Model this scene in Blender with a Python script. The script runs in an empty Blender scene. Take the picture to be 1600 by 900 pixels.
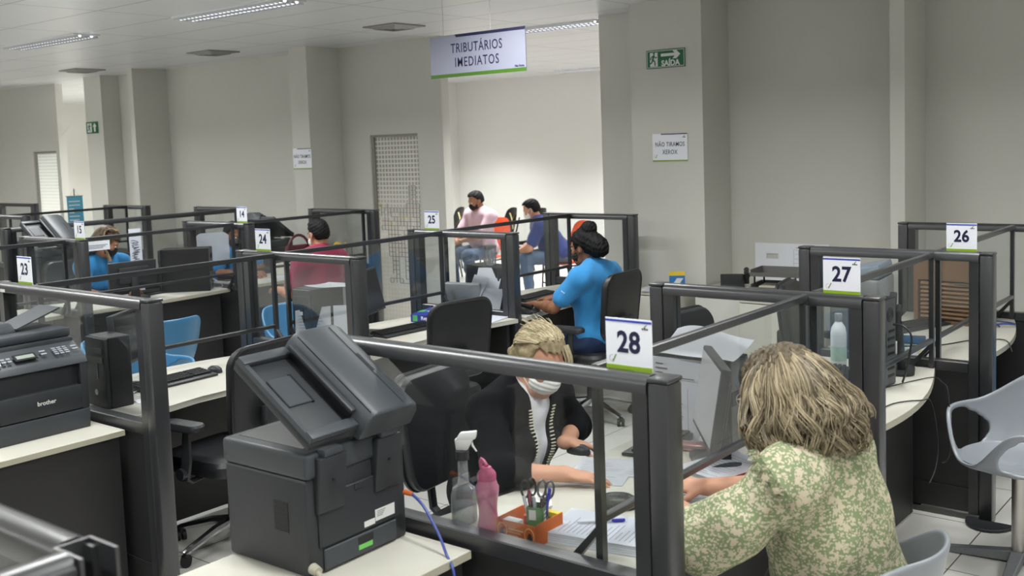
import bpy, bmesh, math, random
import numpy as np
from mathutils import Vector, Matrix
from mathutils.bvhtree import BVHTree
PI = math.pi
random.seed(7)
SC = bpy.context.scene
COL = SC.collection
def R(d): return math.radians(d)
def srgb(h):
    if isinstance(h, str):
        h = h.lstrip('#'); h = [int(h[i:i+2], 16) for i in (0, 2, 4)]
    o = []
    for c in h:
        c = c/255.0
        o.append(c/12.92 if c <= 0.04045 else ((c+0.055)/1.055)**2.4)
    return (o[0], o[1], o[2], 1.0)
def T(x=0, y=0, z=0, rz=0, rx=0, ry=0, s=1):
    return Matrix.Translation((x, y, z)) @ Matrix.Rotation(rz, 4, 'Z') @ Matrix.Rotation(ry, 4, 'Y') @ Matrix.Rotation(rx, 4, 'X') @ Matrix.Scale(s, 4)
# ------------------------------------------------------------ materials
def nodes(name):
    m = bpy.data.materials.new(name); m.use_nodes = True
    nt = m.node_tree; b = nt.nodes['Principled BSDF']
    return m, nt, b
def N(nt, t, **kw):
    n = nt.nodes.new(t)
    for k, v in kw.items(): setattr(n, k, v)
    return n
def mat(name, col, rough=0.5, metal=0.0, var=0.06, scale=9.0, bump=0.0, bscale=120.0, spec=0.5, sheen=0.0, emit=0.0, sub=0.0, coat=0.0):
    m, nt, b = nodes(name)
    c = srgb(col)
    b.inputs['Roughness'].default_value = rough
    b.inputs['Metallic'].default_value = metal
    b.inputs['Specular IOR Level'].default_value = spec
    if sheen: b.inputs['Sheen Weight'].default_value = sheen
    if coat: b.inputs['Coat Weight'].default_value = coat; b.inputs['Coat Roughness'].default_value = 0.28
    if sub:
        b.inputs['Subsurface Weight'].default_value = sub
        b.inputs['Subsurface Radius'].default_value = (0.01, 0.004, 0.002)
    tc = N(nt, 'ShaderNodeTexCoord')
    if var:
        no = N(nt, 'ShaderNodeTexNoise'); no.inputs['Scale'].default_value = scale; no.inputs['Detail'].default_value = 4
        nt.links.new(tc.outputs['Object'], no.inputs['Vector'])
        mx = N(nt, 'ShaderNodeMix', data_type='RGBA')
        mx.inputs['A'].default_value = tuple(x*(1-var) for x in c[:3])+(1,)
        mx.inputs['B'].default_value = tuple(min(1, x*(1+var)) for x in c[:3])+(1,)
        nt.links.new(no.outputs['Fac'], mx.inputs['Factor'])
        nt.links.new(mx.outputs['Result'], b.inputs['Base Color'])
    else:
        b.inputs['Base Color'].default_value = c
    if emit:
        b.inputs['Emission Color'].default_value = c; b.inputs['Emission Strength'].default_value = emit
    if bump:
        n2 = N(nt, 'ShaderNodeTexNoise'); n2.inputs['Scale'].default_value = bscale; n2.inputs['Detail'].default_value = 2
        nt.links.new(tc.outputs['Object'], n2.inputs['Vector'])
        bp = N(nt, 'ShaderNodeBump'); bp.inputs['Strength'].default_value = bump; bp.inputs['Distance'].default_value = 0.002
        nt.links.new(n2.outputs['Fac'], bp.inputs['Height']); nt.links.new(bp.outputs['Normal'], b.inputs['Normal'])
    return m
def glass_mat(name, tint, refl=1.0, haze=0.03, hazecol='#c8d0d4', rough=0.02):
    m = bpy.data.materials.new(name); m.use_nodes = True; nt = m.node_tree
    for n in list(nt.nodes): nt.nodes.remove(n)
    out = N(nt, 'ShaderNodeOutputMaterial')
    tr = N(nt, 'ShaderNodeBsdfTransparent'); tr.inputs['Color'].default_value = srgb(tint)
    gl = N(nt, 'ShaderNodeBsdfGlossy'); gl.inputs['Roughness'].default_value = rough
    df = N(nt, 'ShaderNodeBsdfDiffuse'); df.inputs['Color'].default_value = srgb(hazecol)
    fr = N(nt, 'ShaderNodeFresnel'); fr.inputs['IOR'].default_value = 1.45
    ml = N(nt, 'ShaderNodeMath', operation='MULTIPLY'); ml.inputs[1].default_value = refl
    nt.links.new(fr.outputs[0], ml.inputs[0])
    tc = N(nt, 'ShaderNodeTexCoord'); no = N(nt, 'ShaderNodeTexNoise'); no.inputs['Scale'].default_value = 6
    nt.links.new(tc.outputs['Object'], no.inputs['Vector'])
    hz = N(nt, 'ShaderNodeMath', operation='MULTIPLY'); hz.inputs[1].default_value = haze*2
    nt.links.new(no.outputs['Fac'], hz.inputs[0])
    m1 = N(nt, 'ShaderNodeMixShader'); m2 = N(nt, 'ShaderNodeMixShader')
    nt.links.new(hz.outputs[0], m1.inputs[0]); nt.links.new(tr.outputs[0], m1.inputs[1]); nt.links.new(df.outputs[0], m1.inputs[2])
    nt.links.new(ml.outputs[0], m2.inputs[0]); nt.links.new(m1.outputs[0], m2.inputs[1]); nt.links.new(gl.outputs[0], m2.inputs[2])
    nt.links.new(m2.outputs[0], out.inputs['Surface'])
    return m
# ------------------------------------------------------------ mesh builder
class MB:
    def __init__(s): s.b = bmesh.new()
    def _x(s, vs, M):
        if M is not None: bmesh.ops.transform(s.b, matrix=M, verts=vs)
    def box(s, x0, x1, y0, y1, z0, z1, bev=0, seg=2, M=None):
        v = [s.b.verts.new(p) for p in ((x0,y0,z0),(x1,y0,z0),(x1,y1,z0),(x0,y1,z0),(x0,y0,z1),(x1,y0,z1),(x1,y1,z1),(x0,y1,z1))]
        f = [s.b.faces.new([v[i] for i in q]) for q in ((3,2,1,0),(4,5,6,7),(0,1,5,4),(1,2,6,5),(2,3,7,6),(3,0,4,7))]
        s._x(v, M)
        if bev:
            es = list({e for q in f for e in q.edges})
            bmesh.ops.bevel(s.b, geom=es, offset=bev, segments=seg, profile=0.5, affect='EDGES')
        return s
    def hexa(s, pts, bev=0, seg=2, M=None):
        v = [s.b.verts.new(p) for p in pts]
        f = [s.b.faces.new([v[i] for i in q]) for q in ((3,2,1,0),(4,5,6,7),(0,1,5,4),(1,2,6,5),(2,3,7,6),(3,0,4,7))]
        s._x(v, M)
        if bev:
            es = list({e for q in f for e in q.edges})
            bmesh.ops.bevel(s.b, geom=es, offset=bev, segments=seg, profile=0.5, affect='EDGES')
        return s
    def prism(s, poly, z0, z1, bev=0, seg=2, M=None):
        n = len(poly)
        lo = [s.b.verts.new((p[0], p[1], z0)) for p in poly]; hi = [s.b.verts.new((p[0], p[1], z1)) for p in poly]
        f = [s.b.faces.new(lo[::-1]), s.b.faces.new(hi)]
        for i in range(n): f.append(s.b.faces.new((lo[i], lo[(i+1) % n], hi[(i+1) % n], hi[i])))
        s._x(lo+hi, M)
        if bev:
            es = list({e for q in f[:2] for e in q.edges})
            bmesh.ops.bevel(s.b, geom=es, offset=bev, segments=seg, profile=0.5, affect='EDGES')
        return s
    def rings(s, rings, cap=True, closed=False, M=None):
        rv = [[s.b.verts.new(p) for p in r] for r in rings]
        n = len(rv[0]); k = len(rv)
        for i in range(k if closed else k-1):
            a, c = rv[i], rv[(i+1) % k]
            for j in range(n): s.b.faces.new((a[j], a[(j+1) % n], c[(j+1) % n], c[j]))
        if cap and not closed:
            s.b.faces.new(rv[0][::-1]); s.b.faces.new(rv[-1])
        s._x([v for r in rv for v in r], M)
        return s
    def tube(s, pts, r, seg=8, closed=False, M=None, flat=1.0):
        pts = [Vector(p) for p in pts]; k = len(pts)
        rs = r if isinstance(r, (list, tuple)) else [r]*k
        up = None; rings = []
        for i, p in enumerate(pts):
            a = pts[(i-1) % k] if (closed or i > 0) else p
            c = pts[(i+1) % k] if (closed or i < k-1) else p
            t = (c-a)
            t = t.normalized() if t.length > 1e-9 else Vector((0, 0, 1))
            if up is None:
                up = Vector((0, 0, 1)) if abs(t.z) < 0.9 else Vector((1, 0, 0))
            u = up - t*up.dot(t)
            if u.length < 1e-6: u = t.orthogonal()
            u.normalize(); w = t.cross(u); up = u
            rings.append([p + (u*math.cos(2*PI*j/seg)*flat + w*math.sin(2*PI*j/seg))*rs[i] for j in range(seg)])
        return s.rings(rings, cap=not closed, closed=closed, M=M)
    def cyl(s, p0, p1, r0, r1=None, seg=16, M=None):
        return s.tube([p0, p1], [r0, r0 if r1 is None else r1], seg=seg, M=M)
    def lathe(s, prof, seg=20, M=None, cap=True):
        return s.rings([[(r*math.cos(2*PI*j/seg), r*math.sin(2*PI*j/seg), z) for j in range(seg)] for r, z in prof], cap=cap, M=M)
    def ell(s, c, r, M=None, seg=16, rings=10):
        out = []
        for i in range(rings+1):
            a = -PI/2 + PI*i/rings; ca = max(math.cos(a), 0.02)
            out.append([(c[0]+r[0]*ca*math.cos(2*PI*j/seg), c[1]+r[1]*ca*math.sin(2*PI*j/seg), c[2]+r[2]*math.sin(a)) for j in range(seg)])
        return s.rings(out, M=M)
    def sheet(s, fn, nu, nv, th=0.0, M=None):
        g = [[s.b.verts.new(fn(i/nu, j/nv)) for j in range(nv+1)] for i in range(nu+1)]
        fs = []
        for i in range(nu):
            for j in range(nv): fs.append(s.b.faces.new((g[i][j], g[i+1][j], g[i+1][j+1], g[i][j+1])))
        vs = [v for r in g for v in r]
        s._x(vs, M)
        if th: bmesh.ops.solidify(s.b, geom=fs, thickness=th)
        return s
    def build(s, name, m, parent=None, M=None, smooth=35, recalc=True):
        if recalc: bmesh.ops.recalc_face_normals(s.b, faces=s.b.faces[:])
        me = bpy.data.meshes.new(name); s.b.to_mesh(me); s.b.free()
        return link_mesh(name, me, m, parent, M, smooth)
def link_mesh(name, me, m, parent=None, M=None, smooth=35):
    if isinstance(m, (list, tuple)):
        for x in m: me.materials.append(x)
    else: me.materials.append(m)
    if smooth:
        me.shade_smooth(); me.set_sharp_from_angle(angle=R(smooth))
    o = bpy.data.objects.new(name, me); COL.objects.link(o)
    if parent is not None: o.parent = parent
    if M is not None: o.matrix_basis = M
    return o
def thing(name, label, cat, M=None, group=None):
    o = bpy.data.objects.new(name, None); COL.objects.link(o); o.empty_display_size = 0.1
    if M is not None: o.matrix_basis = M
    return tag(o, label, cat, group)
def tag(o, label, cat, group=None, kind=None):
    o['label'] = label; o['category'] = cat
    if group: o['group'] = group
    if kind: o['kind'] = kind
    return o
def struct(name, mb, m, parent=None, smooth=30):
    o = mb.build(name, m, parent, smooth=smooth)
    if parent is None: o['kind'] = 'structure'
    return o
def dup(root, M, label=None, group=None):
    r = root.copy(); COL.objects.link(r); r.matrix_basis = M
    if label: r['label'] = label
    if group: r['group'] = group
    for ch in list(root.children):
        c = ch.copy(); COL.objects.link(c); c.parent = r
        for g in list(ch.children):
            d = g.copy(); COL.objects.link(d); d.parent = c
    return r
def text(name, body, size, m, parent, M, bold=0.0, sx=1.0, align='CENTER', ext=0.0004, space=1.0):
    cu = bpy.data.curves.new(name, 'FONT'); cu.body = body; cu.size = size; cu.align_x = align; cu.align_y = 'CENTER'
    cu.offset = bold; cu.extrude = ext; cu.space_character = space; cu.resolution_u = 3
    o = bpy.data.objects.new(name+'_tmp', cu); COL.objects.link(o)
    bpy.context.view_layer.update()
    dg = bpy.context.evaluated_depsgraph_get()
    me = bpy.data.meshes.new_from_object(o.evaluated_get(dg))
    bpy.data.objects.remove(o)
    me.transform(Matrix.Diagonal((sx, 1, 1, 1))); me.name = name; me.materials.clear()
    return link_mesh(name, me, m, parent, M, smooth=0)
FRONT = Matrix.Rotation(PI/2, 4, 'X')   # a sheet drawn in XY stands up and faces -Y
# ------------------------------------------------------------ smooth solids (bodies, hair, cloth)
import openvdb as vdb
class Sdf:
    def __init__(s, lo, hi, h):
        s.lo = np.array(lo, np.float32); s.h = h
        s.n = [int(math.ceil((hi[i]-lo[i])/h))+1 for i in range(3)]
        s.v = np.full(s.n, 1.0, np.float32)
    def _reg(s, lo, hi):
        a = [max(0, int((lo[i]-s.lo[i])/s.h)) for i in range(3)]
        b = [min(s.n[i], int((hi[i]-s.lo[i])/s.h)+2) for i in range(3)]
        if any(b[i] <= a[i] for i in range(3)): return None
        sl = tuple(slice(a[i], b[i]) for i in range(3))
        g = np.meshgrid(*[s.lo[i]+s.h*np.arange(a[i], b[i], dtype=np.float32) for i in range(3)], indexing='ij')
        return sl, g
    def _u(s, sl, d, k):
        a = s.v[sl]
        if k > 0:
            e = np.maximum(k-np.abs(a-d), 0)/k
            s.v[sl] = np.minimum(a, d) - e*e*k*0.25
        else: s.v[sl] = np.minimum(a, d)
    def cone(s, a, b, ra, rb, k=0.02, flat=None):
        a = np.array(a, np.float32); b = np.array(b, np.float32); r = max(ra, rb)
        pad = r+k+4*s.h
        q = s._reg(np.minimum(a, b)-pad, np.maximum(a, b)+pad)
        if q is None: return s
        sl, (X, Y, Z) = q
        ba = b-a; L = float(ba@ba)+1e-12
        t = np.clip(((X-a[0])*ba[0]+(Y-a[1])*ba[1]+(Z-a[2])*ba[2])/L, 0, 1)
        d = np.sqrt((X-a[0]-t*ba[0])**2+(Y-a[1]-t*ba[1])**2+(Z-a[2]-t*ba[2])**2) - (ra+(rb-ra)*t)
        s._u(sl, d, k); return s
    def chain(s, pts, rs, k=0.01):
        for i in range(len(pts)-1): s.cone(pts[i], pts[i+1], rs[i], rs[i+1], k)
        return s
    def _elld(s, c, r, M, k):
        c = np.array(c, np.float32); r = np.array(r, np.float32); m = float(max(r))+k+4*s.h
        q = s._reg(c-m, c+m)
        if q is None: return None
        sl, (X, Y, Z) = q
        p = [X-c[0], Y-c[1], Z-c[2]]
        if M is not None:
            p = [M[0][i]*p[0]+M[1][i]*p[1]+M[2][i]*p[2] for i in range(3)]
        k0 = np.sqrt((p[0]/r[0])**2+(p[1]/r[1])**2+(p[2]/r[2])**2)
        k1 = np.sqrt((p[0]/r[0]**2)**2+(p[1]/r[1]**2)**2+(p[2]/r[2]**2)**2)+1e-6
        return sl, k0*(k0-1)/k1
    def ell(s, c, r, M=None, k=0.02):
        q = s._elld(c, r, M, k)
        if q: s._u(q[0], q[1], k)
        return s
    def cut(s, c, r, M=None, k=0.005):
        q = s._elld(c, r, M, k)
        if q:
            sl, d = q; d = -d; a = s.v[sl]
            e = np.maximum(k-np.abs(a-d), 0)/k
            s.v[sl] = np.maximum(a, d)+e*e*k*0.25
        return s
    def warp(s, fn):
        g = np.meshgrid(*[s.lo[i]+s.h*np.arange(s.n[i], dtype=np.float32) for i in range(3)], indexing='ij')
        s.v = fn(s.v, *g).astype(np.float32); return s
    def mesh(s, name, m, parent, origin=(0, 0, 0), smooth=1):
        s.v[0] = s.v[-1] = 1; s.v[:, 0] = s.v[:, -1] = 1; s.v[:, :, 0] = s.v[:, :, -1] = 1
        g = vdb.FloatGrid(1.0); g.copyFromArray(np.ascontiguousarray(np.clip(s.v, -1, 1)))
        P, Q = g.convertToQuads(isovalue=0.0)
        P = P*s.h + s.lo - np.array(origin, np.float32)
        me = bpy.data.meshes.new(name)
        me.from_pydata(P.tolist(), [], Q[:, ::-1].tolist()); me.update()
        b = bmesh.new(); b.from_mesh(me)
        for i in range(smooth): bmesh.ops.smooth_vert(b, verts=b.verts, factor=0.5, use_axis_x=True, use_axis_y=True, use_axis_z=True)
        bmesh.ops.recalc_face_normals(b, faces=b.faces[:])
        b.to_mesh(me); b.free()
        return link_mesh(name, me, m, parent, None, smooth=180)
def V(*a): return np.array(a, np.float64)
# ============================================================ materials
M = {}
M['wall'] = mat('wall_paint', '#d0cfc8', 0.75, var=0.03, scale=2.0, bump=0.15, bscale=60)
M['wallfar'] = mat('waiting_room_paint', '#dddcd8', 0.7, var=0.03, scale=1.2)
M['divider'] = mat('graphite_frame', '#2c2d30', 0.36, var=0.08, scale=30, bump=0.04, bscale=400, coat=.7)
M['divpanel'] = mat('graphite_board', '#2a292a', 0.45, var=0.10, scale=14, bump=0.08, bscale=300)
M['screenframe'] = mat('black_screen_frame', '#2b2c2f', 0.38, var=0.08)
M['glass'] = glass_mat('clear_glass', '#fbfcfc', 0.16, 0.003)
M['desk'] = mat('white_laminate', '#bfbdb2', 0.45, var=0.03, scale=5)
M['edge'] = mat('laminate_edge', '#aeaa98', 0.5, var=0.10, scale=8)
M['black'] = mat('black_plastic', '#26282b', 0.45, var=0.10, scale=25, bump=0.08, bscale=500)
M['black2'] = mat('deep_black_plastic', '#17181a', 0.40, var=0.08)
M['vinyl'] = mat('black_vinyl', '#232427', 0.42, var=0.10, scale=18, bump=0.25, bscale=350)
M['fabric'] = mat('black_mesh_fabric', '#1f2023', 0.8, var=0.12, scale=40, bump=0.3, bscale=700)
M['chrome'] = mat('chrome', '#d4d6da', 0.16, metal=1.0, var=0)
M['steel'] = mat('brushed_steel', '#b9b7b2', 0.32, metal=1.0, var=0.05)
M['granite'] = mat('speckled_cast_base', '#6d6f72', 0.6, var=0.25, scale=120)
M['rubber'] = mat('rubber', '#1d1e20', 0.65, var=0.1)
M['printer'] = mat('printer_black', '#2a2d31', 0.48, var=0.08, scale=20, bump=0.12, bscale=600)
M['printer2'] = mat('printer_charcoal', '#3b3f44', 0.45, var=0.06, scale=20, bump=0.1, bscale=600)
M['paper'] = mat('paper', '#e6e9f0', 0.8, var=0.02)
M['label'] = mat('white_label', '#d5d6d4', 0.6, var=0.03)
M['sign'] = mat('sign_board', '#eef0f8', 0.35, var=0.01)
M['signgrey'] = mat('hanging_sign_board', '#8d8fa0', 0.4, var=0.01)
M['navy'] = mat('navy_ink', '#16163f', 0.5, var=0)
M['ink'] = mat('dark_ink', '#33343c', 0.6, var=0)
M['blueband'] = mat('blue_band', '#2a3fae', 0.4, var=0)
M['greenband'] = mat('green_band', '#8fb22c', 0.4, var=0)
M['greenmark'] = mat('green_mark', '#5b8a2a', 0.5, var=0)
M['exitgreen'] = mat('exit_green', '#1f6a45', 0.4, var=0.03)
M['white'] = mat('white_plastic', '#e6e6e4', 0.4, var=0.02)
M['greyshell'] = mat('grey_shell_plastic', '#84898f', 0.34, var=0.05, scale=6, bump=0.05, bscale=500)
M['blueshell'] = mat('blue_shell_plastic', '#4a84ad', 0.36, var=0.05, scale=6)
M['cab'] = mat('cabinet_white', '#cfcdc3', 0.5, var=0.03, scale=3)
def gridmask(nt, tc, sx, ox, wx, ax, sy, oy, wy, ay):
    sp = N(nt, 'ShaderNodeSeparateXYZ'); nt.links.new(tc.outputs['Object'], sp.inputs[0])
    outs = []
    for s_, o_, w_, a_ in ((sx, ox, wx, ax), (sy, oy, wy, ay)):
        a = N(nt, 'ShaderNodeMath', operation='SUBTRACT'); a.inputs[1].default_value = o_ - w_/2
        nt.links.new(sp.outputs[a_], a.inputs[0])
        b = N(nt, 'ShaderNodeMath', operation='FLOORED_MODULO'); b.inputs[1].default_value = s_
        nt.links.new(a.outputs[0], b.inputs[0])
        c = N(nt, 'ShaderNodeMath', operation='LESS_THAN'); c.inputs[1].default_value = w_
        nt.links.new(b.outputs[0], c.inputs[0]); outs.append(c)
    mx = N(nt, 'ShaderNodeMath', operation='MAXIMUM')
    nt.links.new(outs[0].outputs[0], mx.inputs[0]); nt.links.new(outs[1].outputs[0], mx.inputs[1])
    return mx
def tiled(name, col, line, rough, args, var=0.03, vs=1.3, spec=0.5):
    m, nt, b = nodes(name)
    tc = N(nt, 'ShaderNodeTexCoord'); mk = gridmask(nt, tc, *args)
    no = N(nt, 'ShaderNodeTexNoise'); no.inputs['Scale'].default_value = vs; no.inputs['Detail'].default_value = 5
    nt.links.new(tc.outputs['Object'], no.inputs['Vector'])
    c = srgb(col); m1 = N(nt, 'ShaderNodeMix', data_type='RGBA')
    m1.inputs['A'].default_value = tuple(x*(1-var) for x in c[:3])+(1,); m1.inputs['B'].default_value = tuple(min(1, x*(1+var)) for x in c[:3])+(1,)
    nt.links.new(no.outputs['Fac'], m1.inputs['Factor'])
    m2 = N(nt, 'ShaderNodeMix', data_type='RGBA'); m2.inputs['B'].default_value = srgb(line)
    nt.links.new(m1.outputs['Result'], m2.inputs['A']); nt.links.new(mk.outputs[0], m2.inputs['Factor'])
    nt.links.new(m2.outputs['Result'], b.inputs['Base Color'])
    b.inputs['Roughness'].default_value = rough; b.inputs['Specular IOR Level'].default_value = spec
    bp = N(nt, 'ShaderNodeBump', invert=True); bp.inputs['Strength'].default_value = 0.5; bp.inputs['Distance'].default_value = 0.004
    nt.links.new(mk.outputs[0], bp.inputs['Height']); nt.links.new(bp.outputs['Normal'], b.inputs['Normal'])
    return m
M['floor'] = tiled('floor_tiles', '#d0cec9', '#575349', 0.28, (0.6, -1.32, 0.006, 0, 0.6, 5.17, 0.006, 1))
M['ceil'] = tiled('ceiling_panels', '#d8d9da', '#6c6d6c', 0.28, (1.345, -7.30, 0.010, 0, 0.66, 4.90, 0.010, 1), var=0.02)
# ============================================================ shell
XL, XR, YF, YB = -20.0, 4.5, -4.0, 7.77
struct('floor', MB().box(XL-.2, XR+.2, YF-.2, 14.2, -0.1, 0), M['floor'])
struct('ceiling', MB().box(XL-.2, XR+.2, YF-.2, 14.2, 3.0, 3.1), M['ceil'])
def wallseg(x0, x1, y0=YB, y1=YB+.11, z0=0, z1=3.0, name='wall_back', m='wall'):
    return struct(name, MB().box(x0, x1, y0, y1, z0, z1), M[m])
b = MB()
for x0, x1, z0 in ((XL, -15.44, 0), (-15.44, -14.76, 2.03), (-14.76, -14.667, 0), (-13.39, -8.16, 0), (-8.16, -7.46, 2.045), (-7.46, -7.109, 0), (-5.20, XR, 0)):
    b.box(x0, x1, YB, YB+.11, z0, 3.0)
struct('wall_back', b, M['wall'])
for x0, x1, y0 in ((-4.60, -3.95, 7.32), (-8.885, -8.599, 7.32), (-11.94, -11.846, 7.28), (-13.391, -12.97, 7.5), (-2.50, -2.40, 7.32)):
    struct('wall_column', MB().box(x0, x1, y0, YB-.001, 0, 3.0), M['wall'])
struct('wall_left', MB().box(XL-.1, XL, YF, 14.0, 0, 3.0), M['wall'])
struct('wall_right', MB().box(XR, XR+.1, YF, 14.0, 0, 3.0), M['wall'])
struct('wall_front', MB().box(XL, XR, YF-.1, YF, 0, 3.0), M['wall'])
struct('wall_waiting_room', MB().box(XL, XR, 13.95, 14.05, 0, 3.0), M['wallfar'])
struct('wall_waiting_side', MB().box(-12.5, -12.4, YB+.11, 13.95, 0, 3.0), M['wallfar'])
# glazed doors with a frosted squares film
def film(name, dense):
    m, nt, b = nodes(name)
    tc = N(nt, 'ShaderNodeTexCoord'); mk = gridmask(nt, tc, 0.047, 0, 0.016, 0, 0.047, 0, 0.016, 2)
    sp = N(nt, 'ShaderNodeSeparateXYZ'); nt.links.new(tc.outputs['Object'], sp.inputs[0])
    rp = N(nt, 'ShaderNodeMapRange'); rp.inputs['From Min'].default_value = 1.0; rp.inputs['From Max'].default_value = 1.6
    nt.links.new(sp.outputs[2], rp.inputs['Value'])
    sq = N(nt, 'ShaderNodeMix', data_type='RGBA'); sq.inputs['A'].default_value = srgb('#e6e5e0'); sq.inputs['B'].default_value = srgb(dense)
    nt.links.new(rp.outputs[0], sq.inputs['Factor'])
    m2 = N(nt, 'ShaderNodeMix', data_type='RGBA'); m2.inputs['B'].default_value = srgb('#eeeeea')
    nt.links.new(sq.outputs['Result'], m2.inputs['A']); nt.links.new(mk.outputs[0], m2.inputs['Factor'])
    nt.links.new(m2.outputs['Result'], b.inputs['Base Color']); b.inputs['Roughness'].default_value = 0.35
    b.inputs['Transmission Weight'].default_value = 0.0
    # frosted film glows with the light of the room behind it
    tl = N(nt, 'ShaderNodeBsdfTranslucent'); mx = N(nt, 'ShaderNodeMixShader'); mx.inputs[0].default_value = 0.62
    nt.links.new(m2.outputs['Result'], tl.inputs['Color'])
    out = nt.nodes['Material Output']
    nt.links.new(b.outputs[0], mx.inputs[1]); nt.links.new(tl.outputs[0], mx.inputs[2]); nt.links.new(mx.outputs[0], out.inputs['Surface'])
    return m
M['film'] = film('frosted_squares_film', '#b4b5b1')
M['film2'] = film('frosted_film_far', '#cfd2cf')
M['alu'] = mat('door_aluminium', '#a09f98', 0.4, metal=0.3, var=0.03)
def glazed_door(n, x0, x1, z1, fm, lines):
    d = thing('door_%d' % n, 'frosted glass door', 'door', T((x0+x1)/2, YB+.05, 0)); d['kind'] = 'structure'
    w = (x1-x0)/2
    MB().box(-w, -w+.03, -.03, .03, 0, z1).box(w-.02, w, -.03, .03, 0, z1).box(-w+.03, w-.02, -.03, .03, z1-.025, z1).build('door_frame', M['alu'], d)
    MB().box(-w+.03, w-.02, -.006, .006, .02, z1-.025).build('glass_pane', M[fm], d)
    if lines:
        b = MB(); c = MB(); rr = random.Random(5)
        p = .047
        # figure of thin grid lines: head, spread arms and two legs
        def inside(i, j):
            u, v = i*p-w+.03, j*p
            if 1.36 < v < 1.52: return .12 < u < .27
            if 1.0 < v <= 1.36: return -w+.02 < u < w-.04 and not (v > 1.27 and -.16 < u < .1)
            if .72 < v <= 1.0: return -.22 < u < w-.05
            if .52 < v <= .72: return -.16 < u < -.02 or .05 < u < .2
            if .44 < v <= .52: return -.2 < u < .26
            return False
        for i in range(1, 15):
            for j in range(8, 33):
                x, z = i*p-w+.03, j*p
                if not inside(i, j): continue
                cc = c if (rr.random() < .05) else b
                if inside(i+1, j) and rr.random() < .9 and x+p < w-.02: cc.box(x, x+p, -.009, -.006, z-.003, z+.003)
                if inside(i, j+1) and rr.random() < .9: b.box(x-.003, x+.003, -.009, -.006, z, z+p)
        b.build('line_drawing', mat('grey_film_line', '#8a8884', .5, var=0), d, smooth=0)
        c.build('coloured_dashes', mat('coloured_film_line', '#c8574f', .5, var=0), d, smooth=0)
        MB().box(.0, .16, -.0095, -.006, 1.17, 1.177).box(-.14, -.12, -.0095, -.006, 1.10, 1.12).box(-.3, -.28, -.0095, -.006, 1.28, 1.30).build('yellow_dashes', mat('yellow_film_line', '#d8c437', .5, var=0), d, smooth=0)
    return d
glazed_door(1, -8.16, -7.46, 2.045, 'film', True)
glazed_door(2, -15.44, -14.76, 2.03, 'film2', False)
# ============================================================ ceiling fittings
M['louvre'] = mat('louvre_aluminium', '#e3e5ec', 0.18, metal=0.9, var=0)
M['tube'] = mat('lit_tube', '#f4f6ff', 0.4, var=0, emit=2.2)
M['fixwhite'] = mat('fixture_white', '#e4e5e6', 0.35, var=0)
M['ventgrey'] = mat('vent_grey', '#8d8d88', 0.5, var=0.05)
M['ventdark'] = mat('vent_dark', '#4c4c48', 0.6, var=0.05)
def make_light():
    t = thing('ceiling_light', 'x', 'ceiling light', None, 'recessed louvre ceiling lights')
    L, W = .67, .125
    b = MB()
    b.box(-L, L, -W, -W+.012, -.012, .0).box(-L, L, W-.012, W, -.012, .0).box(-L, -L+.012, -W+.012, W-.012, -.012, .0).box(L-.012, L, -W+.012, W-.012, -.012, .0)
    b.build('housing', M['fixwhite'], t)
    b = MB()
    for i in range(26):
        x = -L+.03+i*(2*L-.06)/25
        b.hexa([(x-.008, -W+.014, -.004), (x+.008, -W+.014, -.004), (x+.008, W-.014, -.004), (x-.008, W-.014, -.004), (x-.001, -W+.014, -.028), (x+.001, -W+.014, -.028), (x+.001, W-.014, -.028), (x-.001, W-.014, -.028)])
    for y in (-.112, 0, .108):
        b.box(-L+.014, L-.014, y, y+.004, -.028, -.004)
    b.build('louvre', M['louvre'], t, smooth=0)
    for y in (-.055, .055):
        MB().cyl((-L+.02, y, -.0135), (L-.02, y, -.0135), .012, seg=8).build('tube', M['tube'], t)
    return t
PL = []
def lamp(x, y, w, sx=1.34, sy=.25, spread=155, z=2.94, col=(.985, 1, .985)):
    l = bpy.data.lights.new('louvre_lamp', 'AREA'); l.shape = 'RECTANGLE'; l.size = sx; l.size_y = sy; l.energy = w; l.spread = R(spread); l.color = col
    o = bpy.data.objects.new('louvre_lamp', l); COL.objects.link(o); o.location = (x, y, z); return o
proto = make_light()
POW = 40.0
spots = [(-9.39, 4.95, 'above the row of counters fourteen and fifteen, beside the square vent'), (-6.64, 4.99, 'over the middle aisle, largest lit one in view'), (-6.05, 8.07, 'just past the opening to the waiting room, behind the hanging sign'), (-9.0, 13.28, 'deep in the waiting room near its back wall')]
for i, (x, y, lab) in enumerate(spots):
    Mx = T(x, y, 2.999)
    if i == 0:
        proto.matrix_basis = Mx; proto['label'] = 'recessed louvre light '+lab
    else: dup(proto, Mx, 'recessed louvre light '+lab)
dup(proto, T(-14.2, 9.0, 2.999), 'recessed louvre light in the corridor beyond the far doorway')
for x in (-14.9, -12.14, -9.39, -6.64, -3.89, -1.14, 1.6):
    for y in (4.95, 2.0, -1.2):
        if (x, y) in ((-9.39, 4.95),): pass
        lamp(x, y, POW)
for x, y in ((-6.05, 8.07+.5), (-11.2, 10.4), (-8.6, 10.4), (-6.0, 10.4), (-11.2, 12.5), (-8.6, 12.5), (-6.0, 12.5)):
    lamp(x, y, 50, spread=100)
for x in (-14.2, -17): lamp(x, 9.6, 150, spread=140)
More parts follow.
